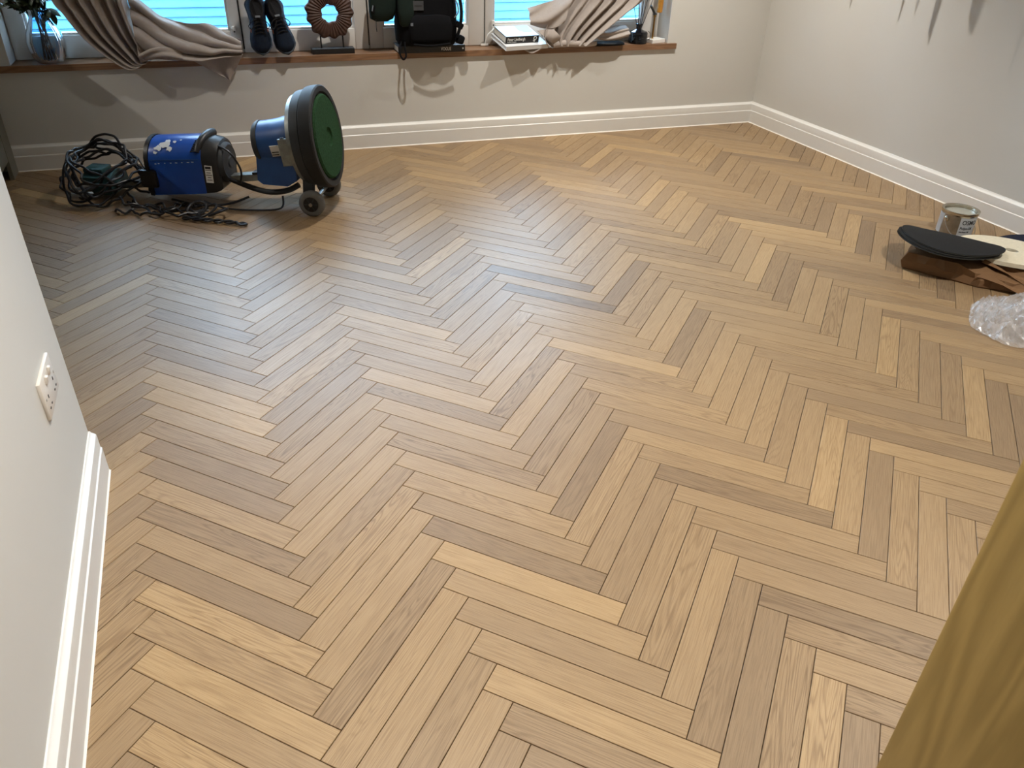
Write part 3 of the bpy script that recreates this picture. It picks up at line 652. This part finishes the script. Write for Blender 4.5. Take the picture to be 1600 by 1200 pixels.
# ---- shoes
def shoe(s, off, label, lean, rz, twist):
    t = sill_thing('running_shoe', label, 'shoe', s, off, SZ, 0, 'running shoes on the sill')
    rt = Matrix.Translation((0, 0, .012)) @ Matrix.Rotation(twist, 4, 'Y') @ Matrix.Rotation(math.radians(lean), 4, 'X') @ Matrix.Rotation(rz, 4, 'Z')
    Ls = .295
    def wd(t): return .001 + .052 * (min(1, t / .16) ** .5) * (1 - .22 * math.sin(PI * min(1, max(0, (t - .3) / .55)))) * (1 - max(0, (t - .86) / .14) ** 2 * .55)
    def ht(t): return .030 + .05 * min(1, t / .55) ** .9 + .022 * max(0, (t - .6) / .4)
    rings = []; sole = []
    for i in range(25):
        tt = i / 24; wv = wd(tt); hv = ht(tt) * (min(1, tt / .07) ** .6 if tt < .07 else 1); y = tt * Ls; ring = []
        for j in range(17):
            a = PI * j / 16; e = .75; cx = math.copysign(abs(math.cos(a)) ** e, math.cos(a)); ring.append(rt @ Vector((wv * cx, y, .014 + hv * abs(math.sin(a)) ** .8)))
        rings.append(ring + [rt @ Vector((-wv * .9, y, .012)), rt @ Vector((wv * .9, y, .012))])
        ww = wv * 1.07 + .001; yy = -.004 + tt * (Ls + .010); up = .012 * (1 - min(1, tt / .25)) ** 2
        sole.append([rt @ Vector((ww * x, yy, z + up)) for x, z in ((-1, .004), (-1.02, .014), (-.98, .024), (.98, .024), (1.02, .014), (1, .004), (.8, -.004), (-.8, -.004))])
    MB().rings(rings).build('upper', 'shoe', t, smooth=PI); MB().rings(sole).build('sole', 'shoe_sole', t, smooth=SM)
    op = []
    for j in range(20):
        a = 2 * PI * j / 20; op.append((.030 * math.cos(a), .225 + .050 * math.sin(a)))
    col = [rt @ Vector((x, y, .020 + ht(min(1, y / Ls)) - .4 * abs(x) * abs(x) / .03)) for x, y in op]
    MB().tube(col, .007, 8, 2, closed=True).build('collar', 'shoe_d', t, smooth=SM)
    MB().add([p for p in col], [tuple(range(20))]).build('opening', 'shoe_d', t, solid=.004)
    MB().add([rt @ Vector((x, y, z)) for x, y, z in ((-.020, .10, .068), (.020, .10, .068), (.024, .20, .098), (-.024, .20, .098))], [(0, 1, 2, 3)]).build('tongue', 'shoe_d', t, solid=.012)
    for k in range(5):
        y = .105 + k * .017; z = .018 + ht(y / Ls); MB().tube([rt @ Vector((-.028, y - .004, z - .012)), rt @ Vector((0, y + .004, z + .004)), rt @ Vector((.028, y - .004, z - .012))], .0032, 6, 3).build('lace', 'shoe_d', t, smooth=SM)
    for sx in (-1, 1):
        lp = MB().tube([rt @ Vector((0, .175, .102)), rt @ Vector((sx * .03, .165, .115)), rt @ Vector((sx * .055, .14, .105)), rt @ Vector((sx * .04, .125, .10)), rt @ Vector((sx * .01, .165, .106))], .0026, 6, 4).build('lace', 'shoe_d', t, smooth=SM)
        MB().box(rt @ Vector((sx * .044, .125, .035)), (.006, .02, .016), rot=rt.to_3x3()).build('side_trim', 'orange', t)
    MB().box(rt @ Vector((0, .185, .112)), (.026, .010, .003), rot=rt.to_3x3()).build('tongue_tab', 'reflect', t)
    MB().box(rt @ Vector((0, .002, .034)), (.022, .006, .010), rot=rt.to_3x3()).build('toe_bumper', 'shoe_sole', t)
shoe(1.447, .012, 'navy running shoe nearer the curtain, stood on its toe', 74, .02, .00)
shoe(1.588, .018, 'navy running shoe nearer the carved ring, stood on its toe', 68, .12, -.08)

# ---- carved ring ornament
rg = sill_thing('ring_ornament', 'carved brown ring sculpture on a black stand', 'sculpture', 1.848, -.055, SZ)
MB().box((0, 0, .015), (.246, .07, .030), bev=.002).build('stand_base', 'black', rg)
for x in (-.064, .064): MB().cyl((x, 0, .028), (x, 0, .095), .0045, n=10).build('stand_rod', 'black', rg)
def ringpt(u, v):
    ph = 2 * PI * u; ps = 2 * PI * v
    ro = .134 + .006 * math.cos(13 * ph) + .003 * math.sin(5 * ph); ri = .045 + .003 * math.cos(7 * ph)
    rc, a = (ro + ri) / 2, (ro - ri) / 2; r = rc + a * math.copysign(abs(math.cos(ps)) ** .8, math.cos(ps)); y = .024 * math.copysign(abs(math.sin(ps)) ** .6, math.sin(ps)) * (1 + .10 * math.cos(39 * ph))
    return Vector((r * math.cos(ph), y, .214 + r * math.sin(ph)))
MB().grid(ringpt, 234, 20).build('carved_ring', 'carved', rg, smooth=math.radians(35))

# ---- black magazine-style book under the backpack
vb = sill_thing('large_book', 'flat black large-format book under the backpack', 'book', 2.425, .038, SZ)
MB().box((0, .0745, .019), (.400, .149, .034)).build('page_block', 'pages', vb)
mb = MB(); mb.box((0, .074, .0365), (.41, .152, .003)); mb.box((0, .074, .0015), (.41, .152, .003)); mb.box((0, -.001, .019), (.41, .003, .038)); mb.build('cover', 'bookblack', vb)
text_mesh('title_lettering', 'VOGUE', .026, 'white', vb, lambda x, y, z: (.055 + x, -.0027 - z, .010 + y), .72)
MB().cyl((.192, -.003, .019), (.192, -.0035, .019), .005, n=10).build('spine_mark', 'white', vb)

# ---- backpack
bp_ = sill_thing('backpack', 'black hiking backpack standing on the black book', 'backpack', 2.40, .002, SZ + .038)
def sring(z, w, d, cx=0, cy=0, n=28, e=.55): return [Vector((cx + w * math.copysign(abs(math.cos(2 * PI * j / n)) ** e, math.cos(2 * PI * j / n)), cy + d * math.copysign(abs(math.sin(2 * PI * j / n)) ** e, math.sin(2 * PI * j / n)), z)) for j in range(n)]
def crumple(o, a, sc):
    for v in o.data.vertices: v.co += v.co.normalized() * a * noise.noise(v.co * sc)
o = MB().rings([sring(0.001, .13, .05), sring(.006, .165, .070), sring(.03, .178, .080), sring(.10, .182, .084), sring(.20, .180, .084), sring(.30, .172, .08), sring(.40, .16, .075), sring(.46, .14, .06), sring(.485, .09, .04)]).build('main_body', 'pack', bp_, smooth=PI); crumple(o, .012, 14)
o = MB().rings([[Vector((x, y - .095, z)) for x, y, z in sring(.02 + 0 * 1, .10, .02)] if 0 else sring(zz, ww, .024 * k, .01, -.080) for zz, ww, k in ((.016, .08, .5), (.022, .118, .9), (.05, .128, 1.1), (.12, .128, 1.0), (.165, .118, .7), (.175, .09, .3))]).build('front_pocket', 'pack', bp_, smooth=PI); crumple(o, .008, 18)
o = MB().rings([[Vector((-.13 + x, -.070 + y, z)) for x, y, z in sring(zz, ww, dd)] for zz, ww, dd in ((.115, .028, .012), (.125, .040, .020), (.2, .048, .026), (.3, .050, .026), (.38, .046, .024), (.40, .03, .01))]).build('side_panel', 'packg', bp_, smooth=PI, label='dark green panel'); crumple(o, .006, 20)
o = MB().rings([[Vector((-.255 + x + .1 * (zz - .2), -.005 + y, z)) for x, y, z in sring(zz, ww, dd)] for zz, ww, dd in ((.135, .035, .012), (.15, .066, .026), (.20, .080, .034), (.28, .085, .04), (.36, .08, .04), (.40, .05, .02))]).build('hip_belt_wing', 'packg', bp_, smooth=PI); crumple(o, .010, 18)
MB().box((-.312, -.034, .205), (.02, .012, .045), rot=(0, .2, 0), bev=.004).build('buckle', 'pack', bp_); MB().box((-.318, -.042, .21), (.006, .004, .03), rot=(0, .25, 0)).build('buckle_glint', 'reflect', bp_)
MB().tube([(-.30, -.03, .15), (-.302, -.035, .11), (-.300, -.035, .085)], .0022, 6, 4).build('zip_cord', 'black', bp_)
MB().box((-.062, -.090, .225), (.062, .004, .050), rot=(.05, 0, 0), bev=.001).build('label_patch', 'patch', bp_)
MB().box((-.062, -.0925, .225), (.045, .001, .006), rot=(.05, 0, 0)).build('patch_print', 'print', bp_)
MB().box((-.105, -.10, .128), (.014, .006, .016)).build('strap_slider', 'reflect', bp_)
MB().tube([(.16, -.06, .36), (.182, -.085, .28), (.195, -.09, .20), (.190, -.088, .12), (.17, -.08, .05)], .010, 8, 4).build('shoulder_strap', 'pack', bp_, smooth=SM)
MB().tube([(.13, -.08, .30), (.165, -.10, .24), (.172, -.105, .19), (.15, -.10, .16)], .004, 8, 4).build('compression_strap', 'reflect', bp_, smooth=SM)
MB().box((.185, -.075, .115), (.05, .03, .035), rot=(0, .5, 0), bev=.008).build('buckle', 'pack', bp_); MB().box((.192, -.06, .035), (.05, .05, .05), rot=(0, .4, .2), bev=.014).build('strap_bundle', 'pack', bp_, smooth=SM)
MB().tube([(-.165, -.06, .03), (-.178, -.085, .0), (-.182, -.098, -.035), (-.165, -.102, -.060), (-.148, -.10, -.040), (-.150, -.088, .0), (-.145, -.07, .03)], .0055, 8, 5).build('haul_loop', 'pack', bp_, smooth=SM)
MB().tube([(-.10, -.105, .02), (0, -.118, .012), (.12, -.11, .02)], .007, 8, 4).build('base_strap', 'pack', bp_, smooth=SM)

# ---- two books on the right, tilted
def frame(s, off, z, yaw, pitch, roll=0): return Matrix.Translation(WS(s, off, z)) @ Matrix.Rotation(TH + yaw, 4, 'Z') @ Matrix.Rotation(pitch, 4, 'X') @ Matrix.Rotation(roll, 4, 'Y')
def book(name, label, mat4, wd_, dp, th, cov, top=None):
    b = thing(name, label, 'book'); b.matrix_world = mat4
    bpy.context.view_layer.update()
    MB().box((wd_ / 2 + .001, dp / 2 + .003, th / 2), (wd_ - .006, dp - .004, th - .005)).build('page_block', 'pages' if cov != 'bookwhite' else 'bookwhite', b)
    mb = MB(); mb.box((wd_ / 2, dp / 2, th - .00125), (wd_, dp, .0025)); mb.box((wd_ / 2, dp / 2, .00125), (wd_, dp, .0025)); mb.box((wd_ / 2, .00125, th / 2), (wd_, .0025, th)); mb.build('cover', cov, b)
    if top: MB().box((wd_ / 2, dp / 2 + .001, th + .0003), (wd_ - .004, dp - .004, .0008)).build('cover_picture', top, b)
    return b
FB = frame(2.876, .094, .5515, math.radians(10), math.radians(13.0), 0)
wb = book('white_book', 'white hardback book tilted over the sill edge', FB, .300, .215, .026, 'bookwhite')
FB2 = FB @ Matrix.Translation((.012, .040, .0264)) @ Matrix.Rotation(math.radians(-1), 4, 'Z')
pl = book('photo_book', 'thick black book with white spine lettering on top of the white book', FB2, .232, .165, .042, 'bookblack', 'coverphoto')
text_mesh('spine_lettering', 'Peter Lindbergh', .024, 'white', pl, lambda x, y, z: (.012 + x, -.0003 - z, .017 + y), .80)
text_mesh('spine_subtitle', 'On Fashion Photography', .007, 'white', pl, lambda x, y, z: (.012 + x, -.0003 - z, .0075 + y), .9)
MB().tube([(.205 + .009 * math.cos(a), -.0006, .027 + .010 * math.sin(a)) for a in [j * 2 * PI / 12 for j in range(12)]], .0028, 6, 2, closed=True).build('spine_emblem', 'white', pl)
MB().box((.200, -.0005, .011), (.014, .001, .010), rot=(0, .5, 0)).build('spine_emblem', 'white', pl)
MB().box((.178, .11, .0428), (.09, .10, .0006)).build('cover_dark_area', 'bookblack', pl)
MB().box((.128, .04, .0429), (.05, .05, .0006), rot=(0, 0, .5)).build('cover_pale_area', 'white', pl)

# ---- right curtain
S1 = 3.4; c2 = curtain_root('beige curtain swept down onto the sill beside the stacked books', S1)
Le = wsl(S1, [(3.42, .0, 2.04), (3.44, .02, 1.5), (3.34, .03, .98), (3.27, .03, .84), (3.20, .03, .75), (3.15, .035, .67), (3.14, .04, .60), (3.17, .045, .565)])
Re = wsl(S1, [(3.98, .02, 2.04), (3.97, .02, 1.5), (3.92, .03, .98), (3.82, .035, .82), (3.70, .045, .74), (3.58, .05, .665), (3.48, .05, .60), (3.42, .05, .562)])
def drape2(u, t):
    a, b = poly(Le, t), poly(Re, t); p = a.lerp(b, u); p.y -= .024 * math.sin(2 * PI * (6.2 * u - .8 * t)) + .012 * math.sin(2 * PI * 2.1 * u + 2)
    return p
MB().grid(drape2, 96, 60).build('drape', 'curtain', c2, smooth=PI, solid=.003)
# flung-back edge on the left
Q0 = wsl(S1, [(3.045, -.02, .775), (3.13, -.01, .80), (3.22, .0, .82), (3.32, .02, .86)]); Q1 = wsl(S1, [(3.050, .02, .690), (3.14, .04, .665), (3.20, .05, .67), (3.26, .06, .70)])
def cuff(u, t):
    p = poly(Q0, t).lerp(poly(Q1, t), u); p.y -= .030 * math.sin(PI * u) + .012 * math.sin(2 * PI * (1.4 * u + t)); return p
MB().grid(cuff, 24, 30).build('turned_edge', 'curtain', c2, smooth=PI, solid=.003)
Q2 = wsl(S1, [(3.09, .04, .655), (3.14, .045, .66), (3.20, .05, .66)]); Q3 = wsl(S1, [(3.16, .05, .60), (3.20, .055, .585), (3.26, .06, .60)])
MB().grid(lambda u, t: poly(Q2, t).lerp(poly(Q3, t), u) + Vector((0, -.016 * math.sin(PI * u) - .008 * math.sin(7 * t + 5 * u), 0)), 14, 16).build('turned_edge', 'curtain', c2, smooth=PI, solid=.003)
def hem(u, t):       # rolled hem on the sill
    p = Vector(wsl(S1, [(3.20 + .30 * t, .040 + .012 * math.sin(PI * t), SZ + .024 + .004 * math.sin(6 * t))])[0]); a = 2 * PI * u; r = .023 * (1 - .35 * t)
    return p + Vector((0, .9 * r * math.cos(a), r * math.sin(a)))
MB().grid(hem, 18, 16).build('hem_roll', 'curtain', c2, smooth=PI)
B0 = wsl(S1, [(3.50, -.03, .68), (3.58, -.02, .66), (3.66, -.02, .665), (3.735, -.03, .66)]); B1 = wsl(S1, [(3.47, .02, .61), (3.56, .03, .585), (3.65, .03, .585), (3.745, .01, .60)])
def bunch(u, t):
    p = poly(B0, t).lerp(poly(B1, t), u); p.y -= .03 * math.sin(PI * u) + .010 * math.sin(2 * PI * (2.2 * u + .8 * t)); return p
MB().grid(bunch, 24, 28).build('back_bunch', 'curtain', c2, smooth=PI, solid=.003)
tail = wsl(S1, [(2.99, .045, SZ + .012), (3.02, .052, SZ - .008), (3.06, .052, SZ - .022), (3.10, .05, SZ - .01), (3.14, .045, SZ + .014)])
MB().grid(lambda u, t: poly(tail, t) + Vector((0, .05 * (u - .2) if u > .2 else 0, .022 * (1 - u) * 0 + (.03 * u if u < .5 else .015))) , 10, 20).build('cloth_end', 'curtain', c2, smooth=PI, solid=.006)
pc = sill_thing('black_pouch', 'flat black pouch under the right curtain beside the reed diffuser', 'pouch', 3.60, .0, SZ)
o = MB().rings([[Vector((x, .048 * k * math.sin(a) , .013 + .013 * k * math.cos(a) - .002)) for a in [j * 2 * PI / 16 for j in range(16)]] for x, k in ((-.125, .35), (-.118, .75), (-.09, 1), (.0, 1.05), (.08, .95), (.105, .7), (.112, .3))]).build('pouch_body', 'pack', pc, smooth=PI)
MB().tube([(-.12, -.015, .016), (0, -.05, .016), (.108, -.012, .014)], .0025, 6, 5).build('zip', 'dgrey', pc, smooth=SM)

# ---- reed diffuser
rd = sill_thing('reed_diffuser', 'black glass reed diffuser with thin sticks at right end of sill', 'diffuser', 3.838, -.045, SZ)
MB().axis((0, 0, 0), (0, 0, 1), [(0, .054), (.004, .060), (.064, .060), (.072, .055), (.080, .030), (.086, .018), (.108, .018), (.110, .022), (.118, .022), (.118, .012), (.09, .012)], 40).build('bottle', 'dglass', rd, smooth=SM)
for k in range(5): MB().tube([(.0612 * math.cos(a), .0612 * math.sin(a), .014 + k * .011) for a in [j * 2 * PI / 40 for j in range(40)]], .0012, 5, 1, closed=True).build('rib', 'dglass', rd)
for k, (dx, dy) in enumerate(((-.055, .02), (-.03, -.02), (.0, .03), (.012, -.01), (.05, .01), (.075, -.02))): MB().cyl((-dx * .1, -dy * .1, .02), (dx, dy, .275), .002, n=6).build('reed', 'reed', rd)
MB().tube([(.058, -.02, .075), (.074, -.025, .06), (.076, -.025, .03), (.06, -.02, .02)], .0015, 6, 4).build('tag_cord', 'reed', rd)

# ---- small lamp on a marble block
lp = sill_thing('desk_lamp', 'small brass lamp on white marble block by the right reveal', 'lamp', 3.965, -.055, SZ, .25)
MB().box((.005, 0, .012), (.11, .085, .024), bev=.002).build('marble_base', 'marble', lp)
MB().axis((-.018, 0, .024), (-.018, 0, 1), [(0, .009), (.003, .006), (.13, .006), (.132, .010), (.142, .010), (.146, .006)], 16).build('stem', 'brass', lp, smooth=SM)
MB().box((-.018, 0, .172), (.022, .016, .012), bev=.003).build('joint', 'dgrey', lp)
MB().tube([(-.018, 0, .172), (-.045, -.005, .20), (-.068, -.008, .225)], .008, 8, 3).build('arm', 'dgrey', lp, smooth=SM)
MB().axis((.020, .0, .178), (.026, 0, .45), [(0, .010), (.004, .018), (.20, .018), (.204, .010)], 20).build('lamp_tube', 'amber', lp, smooth=SM)

# ================================================================== things on the floor at the right
# ---- paint can
cn = thing('paint_can', 'open metal paint can with grey label beside the right skirting', 'can', (3.384, 2.66, 0))
CR, CH_ = .084, .128
MB().axis((0, 0, 0), (0, 0, 1), [(0, CR - .003), (.002, CR), (.006, CR), (.010, CR - .003), (CH_ - .014, CR - .003), (CH_ - .010, CR + .001), (CH_, CR + .002), (CH_ + .001, CR - .002), (CH_ - .003, CR - .012), (CH_ - .02, CR - .012), (CH_ - .02, .001)], 56).build('tin_body', 'tin', cn, smooth=SM)
MB().axis((0, 0, CH_ - .018), (0, 0, 1), [(0, CR - .014), (.003, CR - .014)], 40).build('oil_surface', 'oil', cn)
def around(a0, a1, z0, z1, r, name, mat): 
    n = 24; mb = MB(); mb.grid(lambda u, v: (r * math.cos(lerp(a0, a1, u)), r * math.sin(lerp(a0, a1, u)), lerp(z0, z1, v)), n, 1); return mb.build(name, mat, cn, smooth=PI, solid=.0006)
va = math.atan2(-2.66, -3.384)                        # direction from the can towards the viewer
around(va - .9, va + .25, .014, CH_ - .018, CR - .0022, 'reflection_patch', 'tinbrown')  # patch of painted brown reflection on the tin side
around(va + .18, va + 1.25, .012, CH_ - .020, CR - .0016, 'label_panel', 'tinlabel'); around(va - 1.5, va - .85, .012, CH_ - .020, CR - .0016, 'label_panel', 'tinlabel')
def canfn(a0, zb): return lambda x, y, z: ((CR - .0008 + z) * math.cos(a0 + x / CR), (CR - .0008 + z) * math.sin(a0 + x / CR), zb + y)
text_mesh('brand_lettering', 'OSMO', .030, 'print', cn, canfn(va + .30, .076), .85)
text_mesh('name_lettering', 'Polyx-Oil', .017, 'print', cn, canfn(va + .26, .052), .9)
text_mesh('small_lettering', 'Hardwax-Oil', .010, 'print', cn, canfn(va + .26, .036), .9)
ea = va - .62; ep = Vector(((CR) * math.cos(ea), CR * math.sin(ea), CH_ - .040))
MB().axis(ep, ep * 1.0 + Vector((math.cos(ea), math.sin(ea), 0)), [(-.004, .014), (.002, .014), (.004, .010), (.006, .004)], 18).build('handle_ear', 'tin', cn, smooth=SM)
def cp(a, z, r=CR + .006): return (r * math.cos(a), r * math.sin(a), z)
MB().tube([cp(ea, CH_ - .040), cp(ea + .10, CH_ - .062), cp(ea + .5, CH_ - .10), cp(ea + 1.0, .016), cp(ea + 1.7, .012), cp(ea + 2.3, .03), cp(ea + 2.9, CH_ - .06), cp(ea + PI, CH_ - .04)], .0018, 6, 5).build('wire_handle', 'steel', cn, smooth=SM)

# ---- abrasive discs
nv = Vector((math.sin(math.radians(8)), math.sin(math.radians(4)), 1)).normalized()
def disc(name, label, cat, mat, back, c, R, th, nrm, curl=0, hole=0, bend_dir=(1, 0), group=None):
    t = thing(name, label, cat); q = Vector((0, 0, 1)).rotation_difference(Vector(nrm)); t.matrix_world = Matrix.Translation(c) @ q.to_matrix().to_4x4()
    bpy.context.view_layer.update()
    bx, by = Vector(bend_dir).normalized()
    def bend(x, y, z): d = x * bx + y * by; return Vector((x, y, z + curl * d * d + .002 * noise.noise(Vector((x * 9, y * 9, R * 50)))))
    def lay(z0, z1, nm, m_):
        nr_, na = 8, 56; mb = MB(); r0 = max(hole, .0005)
        ringsr = [r0 + (R - r0) * i / nr_ for i in range(nr_ + 1)]
        top = [[bend(r * math.cos(2 * PI * j / na), r * math.sin(2 * PI * j / na), z1) for j in range(na)] for r in ringsr]; bot = [[bend(r * math.cos(2 * PI * j / na), r * math.sin(2 * PI * j / na), z0) for j in range(na)] for r in ringsr[::-1]]
        mb.rings(top + bot + [top[0]], True, False); return mb.build(nm, m_, t, smooth=SM)
    lay(0, th * .35, 'backing_layer', back); lay(th * .35, th, 'abrasive_layer' if mat == 'abrasive' else 'pad_layer', mat); return t
DC = Vector((3.024, 2.370, .130))
for k, (dx, dy, dz_, cu_, lab) in enumerate(((.0, .0, 0, -.60, 'black sanding disc on top of the stack of three'), (-.012, .006, -.008, -.58, 'black sanding disc in the middle of the stack of three'), (-.018, .004, -.016, -.56, 'black sanding disc at the bottom of the stack of three'))):
    disc('sanding_disc', lab, 'sanding disc', 'abrasive', 'backing', DC + Vector((dx, dy, dz_)), 0.213, .004, nv, cu_, 0, (.79, .61), 'black sanding discs on the paper bag')
disc('polishing_pad', 'cream felt polishing pad with a centre hole', 'pad', 'felt', 'felt', (3.276, 2.26, .068), .225, .018, (.07, .06, 1), -.05, .028, (1, 0))
disc('navy_pad', 'dark navy pad lying between the cream pad and right wall', 'pad', 'navyfelt', 'black', (3.505, 2.31, .024), .185, .02, (-.08, .05, 1), 0, 0)

# ---- paper bag
random.seed(11)
pb = thing('paper_bag', 'crumpled brown paper bag under the black sanding discs', 'bag', (2.98, 2.25, 0))
bm = bmesh.new(); bmesh.ops.create_grid(bm, x_segments=1, y_segments=1, size=.5); bm.free()
FR = [(-.165, .155), (-.075, .015), (.00, -.115), (.125, -.22), (.28, -.20), (.29, .0), (.20, .22), (-.02, .26)]      # outline on the floor
def bagring(z, sc, jit): 
    out = []
    for i in range(len(FR)):
        a = Vector(FR[i] + (0,)); b = Vector(FR[(i + 1) % len(FR)] + (0,))
        for k in range(4):
            p = a.lerp(b, k / 4); q = Vector((.08, .03, 0)) + (p - Vector((.08, .03, 0))) * sc; q += Vector((random.uniform(-1, 1), random.uniform(-1, 1), 0)) * jit
            zz = z if not callable(z) else z(q); out.append(Vector((q.x, q.y, max(.001, zz + random.uniform(-1, 1) * jit * .5))))
    return out
topz = lambda q: .076 - .16 * max(0, -q.y - .02) - .05 * max(0, q.x - .05)
MB().rings([bagring(.001, .97, 0), bagring(.006, 1.0, .003), bagring(lambda q: topz(q) * .55, 1.02, .014), bagring(lambda q: topz(q) * .95, .96, .014), bagring(lambda q: topz(q) * 1.02, .62, .008), bagring(lambda q: topz(q), .2, .004)]).build('bag_body', 'kraft', pb, smooth=math.radians(18))
def sheet(pts, nm, nn=6, j=.004):
    a, b, c, d = [Vector(p) for p in pts]
    mb = MB(); mb.grid(lambda u, v: a.lerp(b, u).lerp(d.lerp(c, u), v) + Vector((0, 0, j * 2 * math.sin(5 * u + 4 * v))) + Vector((noise.noise(Vector((u * 3, v * 3, j * 900))), noise.noise(Vector((u * 3 + 9, v * 3, 1))), noise.noise(Vector((u * 3, v * 3 + 5, 2))))) * j * 2, nn, nn); return mb.build(nm, 'kraft', pb, smooth=math.radians(15), solid=.001)
sheet([(.05, -.05, .085), (.13, -.02, .09), (.20, -.24, .055), (.14, -.245, .035)], 'side_fold')
sheet([(-.02, -.10, .05), (.10, -.10, .07), (.165, -.245, .045), (.115, -.265, .004)], 'bag_mouth')
sheet([(.15, -.02, .085), (.19, -.02, .085), (.31, -.22, .05), (.28, -.235, .03)], 'side_fold')
sheet([(.22, -.10, .07), (.34, -.06, .07), (.42, -.26, .03), (.26, -.29, .006)], 'bag_mouth')

# ---- clear plastic bag
pg = thing('plastic_bag', 'crumpled clear plastic bag on the floor in front of the paper bag', 'bag', (2.835, 1.835, 0), (0, 0, math.radians(40)))
def film(seed, sx, sy, h, z0):
    def f(u, v):
        a = 2 * PI * u; r = v; edge = 1 + .16 * noise.noise(Vector((math.cos(a) * 1.6, math.sin(a) * 1.6, seed)))
        x = sx * r * edge * math.cos(a); y = sy * r * edge * math.sin(a)
        n = noise.noise(Vector((x * 11, y * 11, seed))); n2 = abs(noise.noise(Vector((x * 22, y * 26, seed + 4)))); n3 = abs(noise.noise(Vector((x * 52, y * 40, seed + 8))))
        z = z0 + h * (1 - r ** 2.4) * (.75 + .6 * n) + .070 * (.25 - n2) * min(1, (1 - r) * 4 + .25) + .016 * (.2 - n3)
        return Vector((x, y, max(.002 + .002 * seed % .003, z)))
    return f
MB().grid(film(1.3, .215, .165, .095, .004), 74, 26).build('film_layer', 'film', pg)
MB().grid(film(5.1, .19, .140, .060, .003), 60, 20).build('film_layer', 'film', pg)

# ---- trailing plant hanging above the frame near the right wall; its leaves throw the shadows seen on that wall
hp = thing('hanging_plant', 'trailing plant in a hanging pot by the right wall', 'plant', (3.47, 3.62, 1.62))
MB().axis((0, 0, 0), (0, 0, 1), [(0, .05), (.004, .062), (.11, .085), (.114, .08), (.11, .075), (.02, .055)], 28).build('pot', 'terracotta', hp, smooth=SM)
for k in range(3):
    a = k * 2 * PI / 3; MB().cyl((.08 * math.cos(a), .08 * math.sin(a), .11), (0, 0, CEIL - 1.63), .0015, n=6).build('cord', 'reed', hp)
def strap(tip, wd_, tw_=0.0, name='leaf', mat='leaf'):
    tip = Vector(tip) - Vector((3.47, 3.62, 1.62)); h = Vector((tip.x, tip.y, 0)); base = h.normalized() * .05 + Vector((0, 0, .105)); mid = base.lerp(h, .55) + Vector((0, 0, .16))
    pts = [base, mid, Vector((tip.x * .95, tip.y * .95, (tip.z + .16) * .45)), tip]; side = Vector((-h.y, h.x, 0)).normalized() * math.cos(tw_) + h.normalized() * math.sin(tw_)
    mb = MB(); mb.grid(lambda u, t: poly(pts, t) + side * (u - .5) * wd_ * (.25 + .75 * math.sin(PI * min(1, .12 + .88 * t)) ** .7), 4, 18); return mb.build(name, mat, hp, smooth=PI, solid=.0012)
def on_ray(Y, z, x):       # a point at depth x on the way from the corner lamp to the wall point (Y, z)
    L = Vector((2.78, 4.05, CEIL - .012)); q = Vector((3.712, Y, z)); return L.lerp(q, (x - L.x) / (q.x - L.x))
for Y, z, x, wd_, a in ((4.095, .84, 3.50, .03, .6), (3.70, .82, 3.52, .022, .9), (3.47, .79, 3.52, .03, .5), (3.455, .745, 3.50, .022, .2), (3.235, .87, 3.50, .16, .4), (3.15, .93, 3.48, .08, .8), (3.60, .88, 3.46, .05, .3)):
    strap(on_ray(Y, z, x), wd_, a)
strap(on_ray(2.93, .70, 3.52), .016, .5, 'aerial_shoot', 'stem')
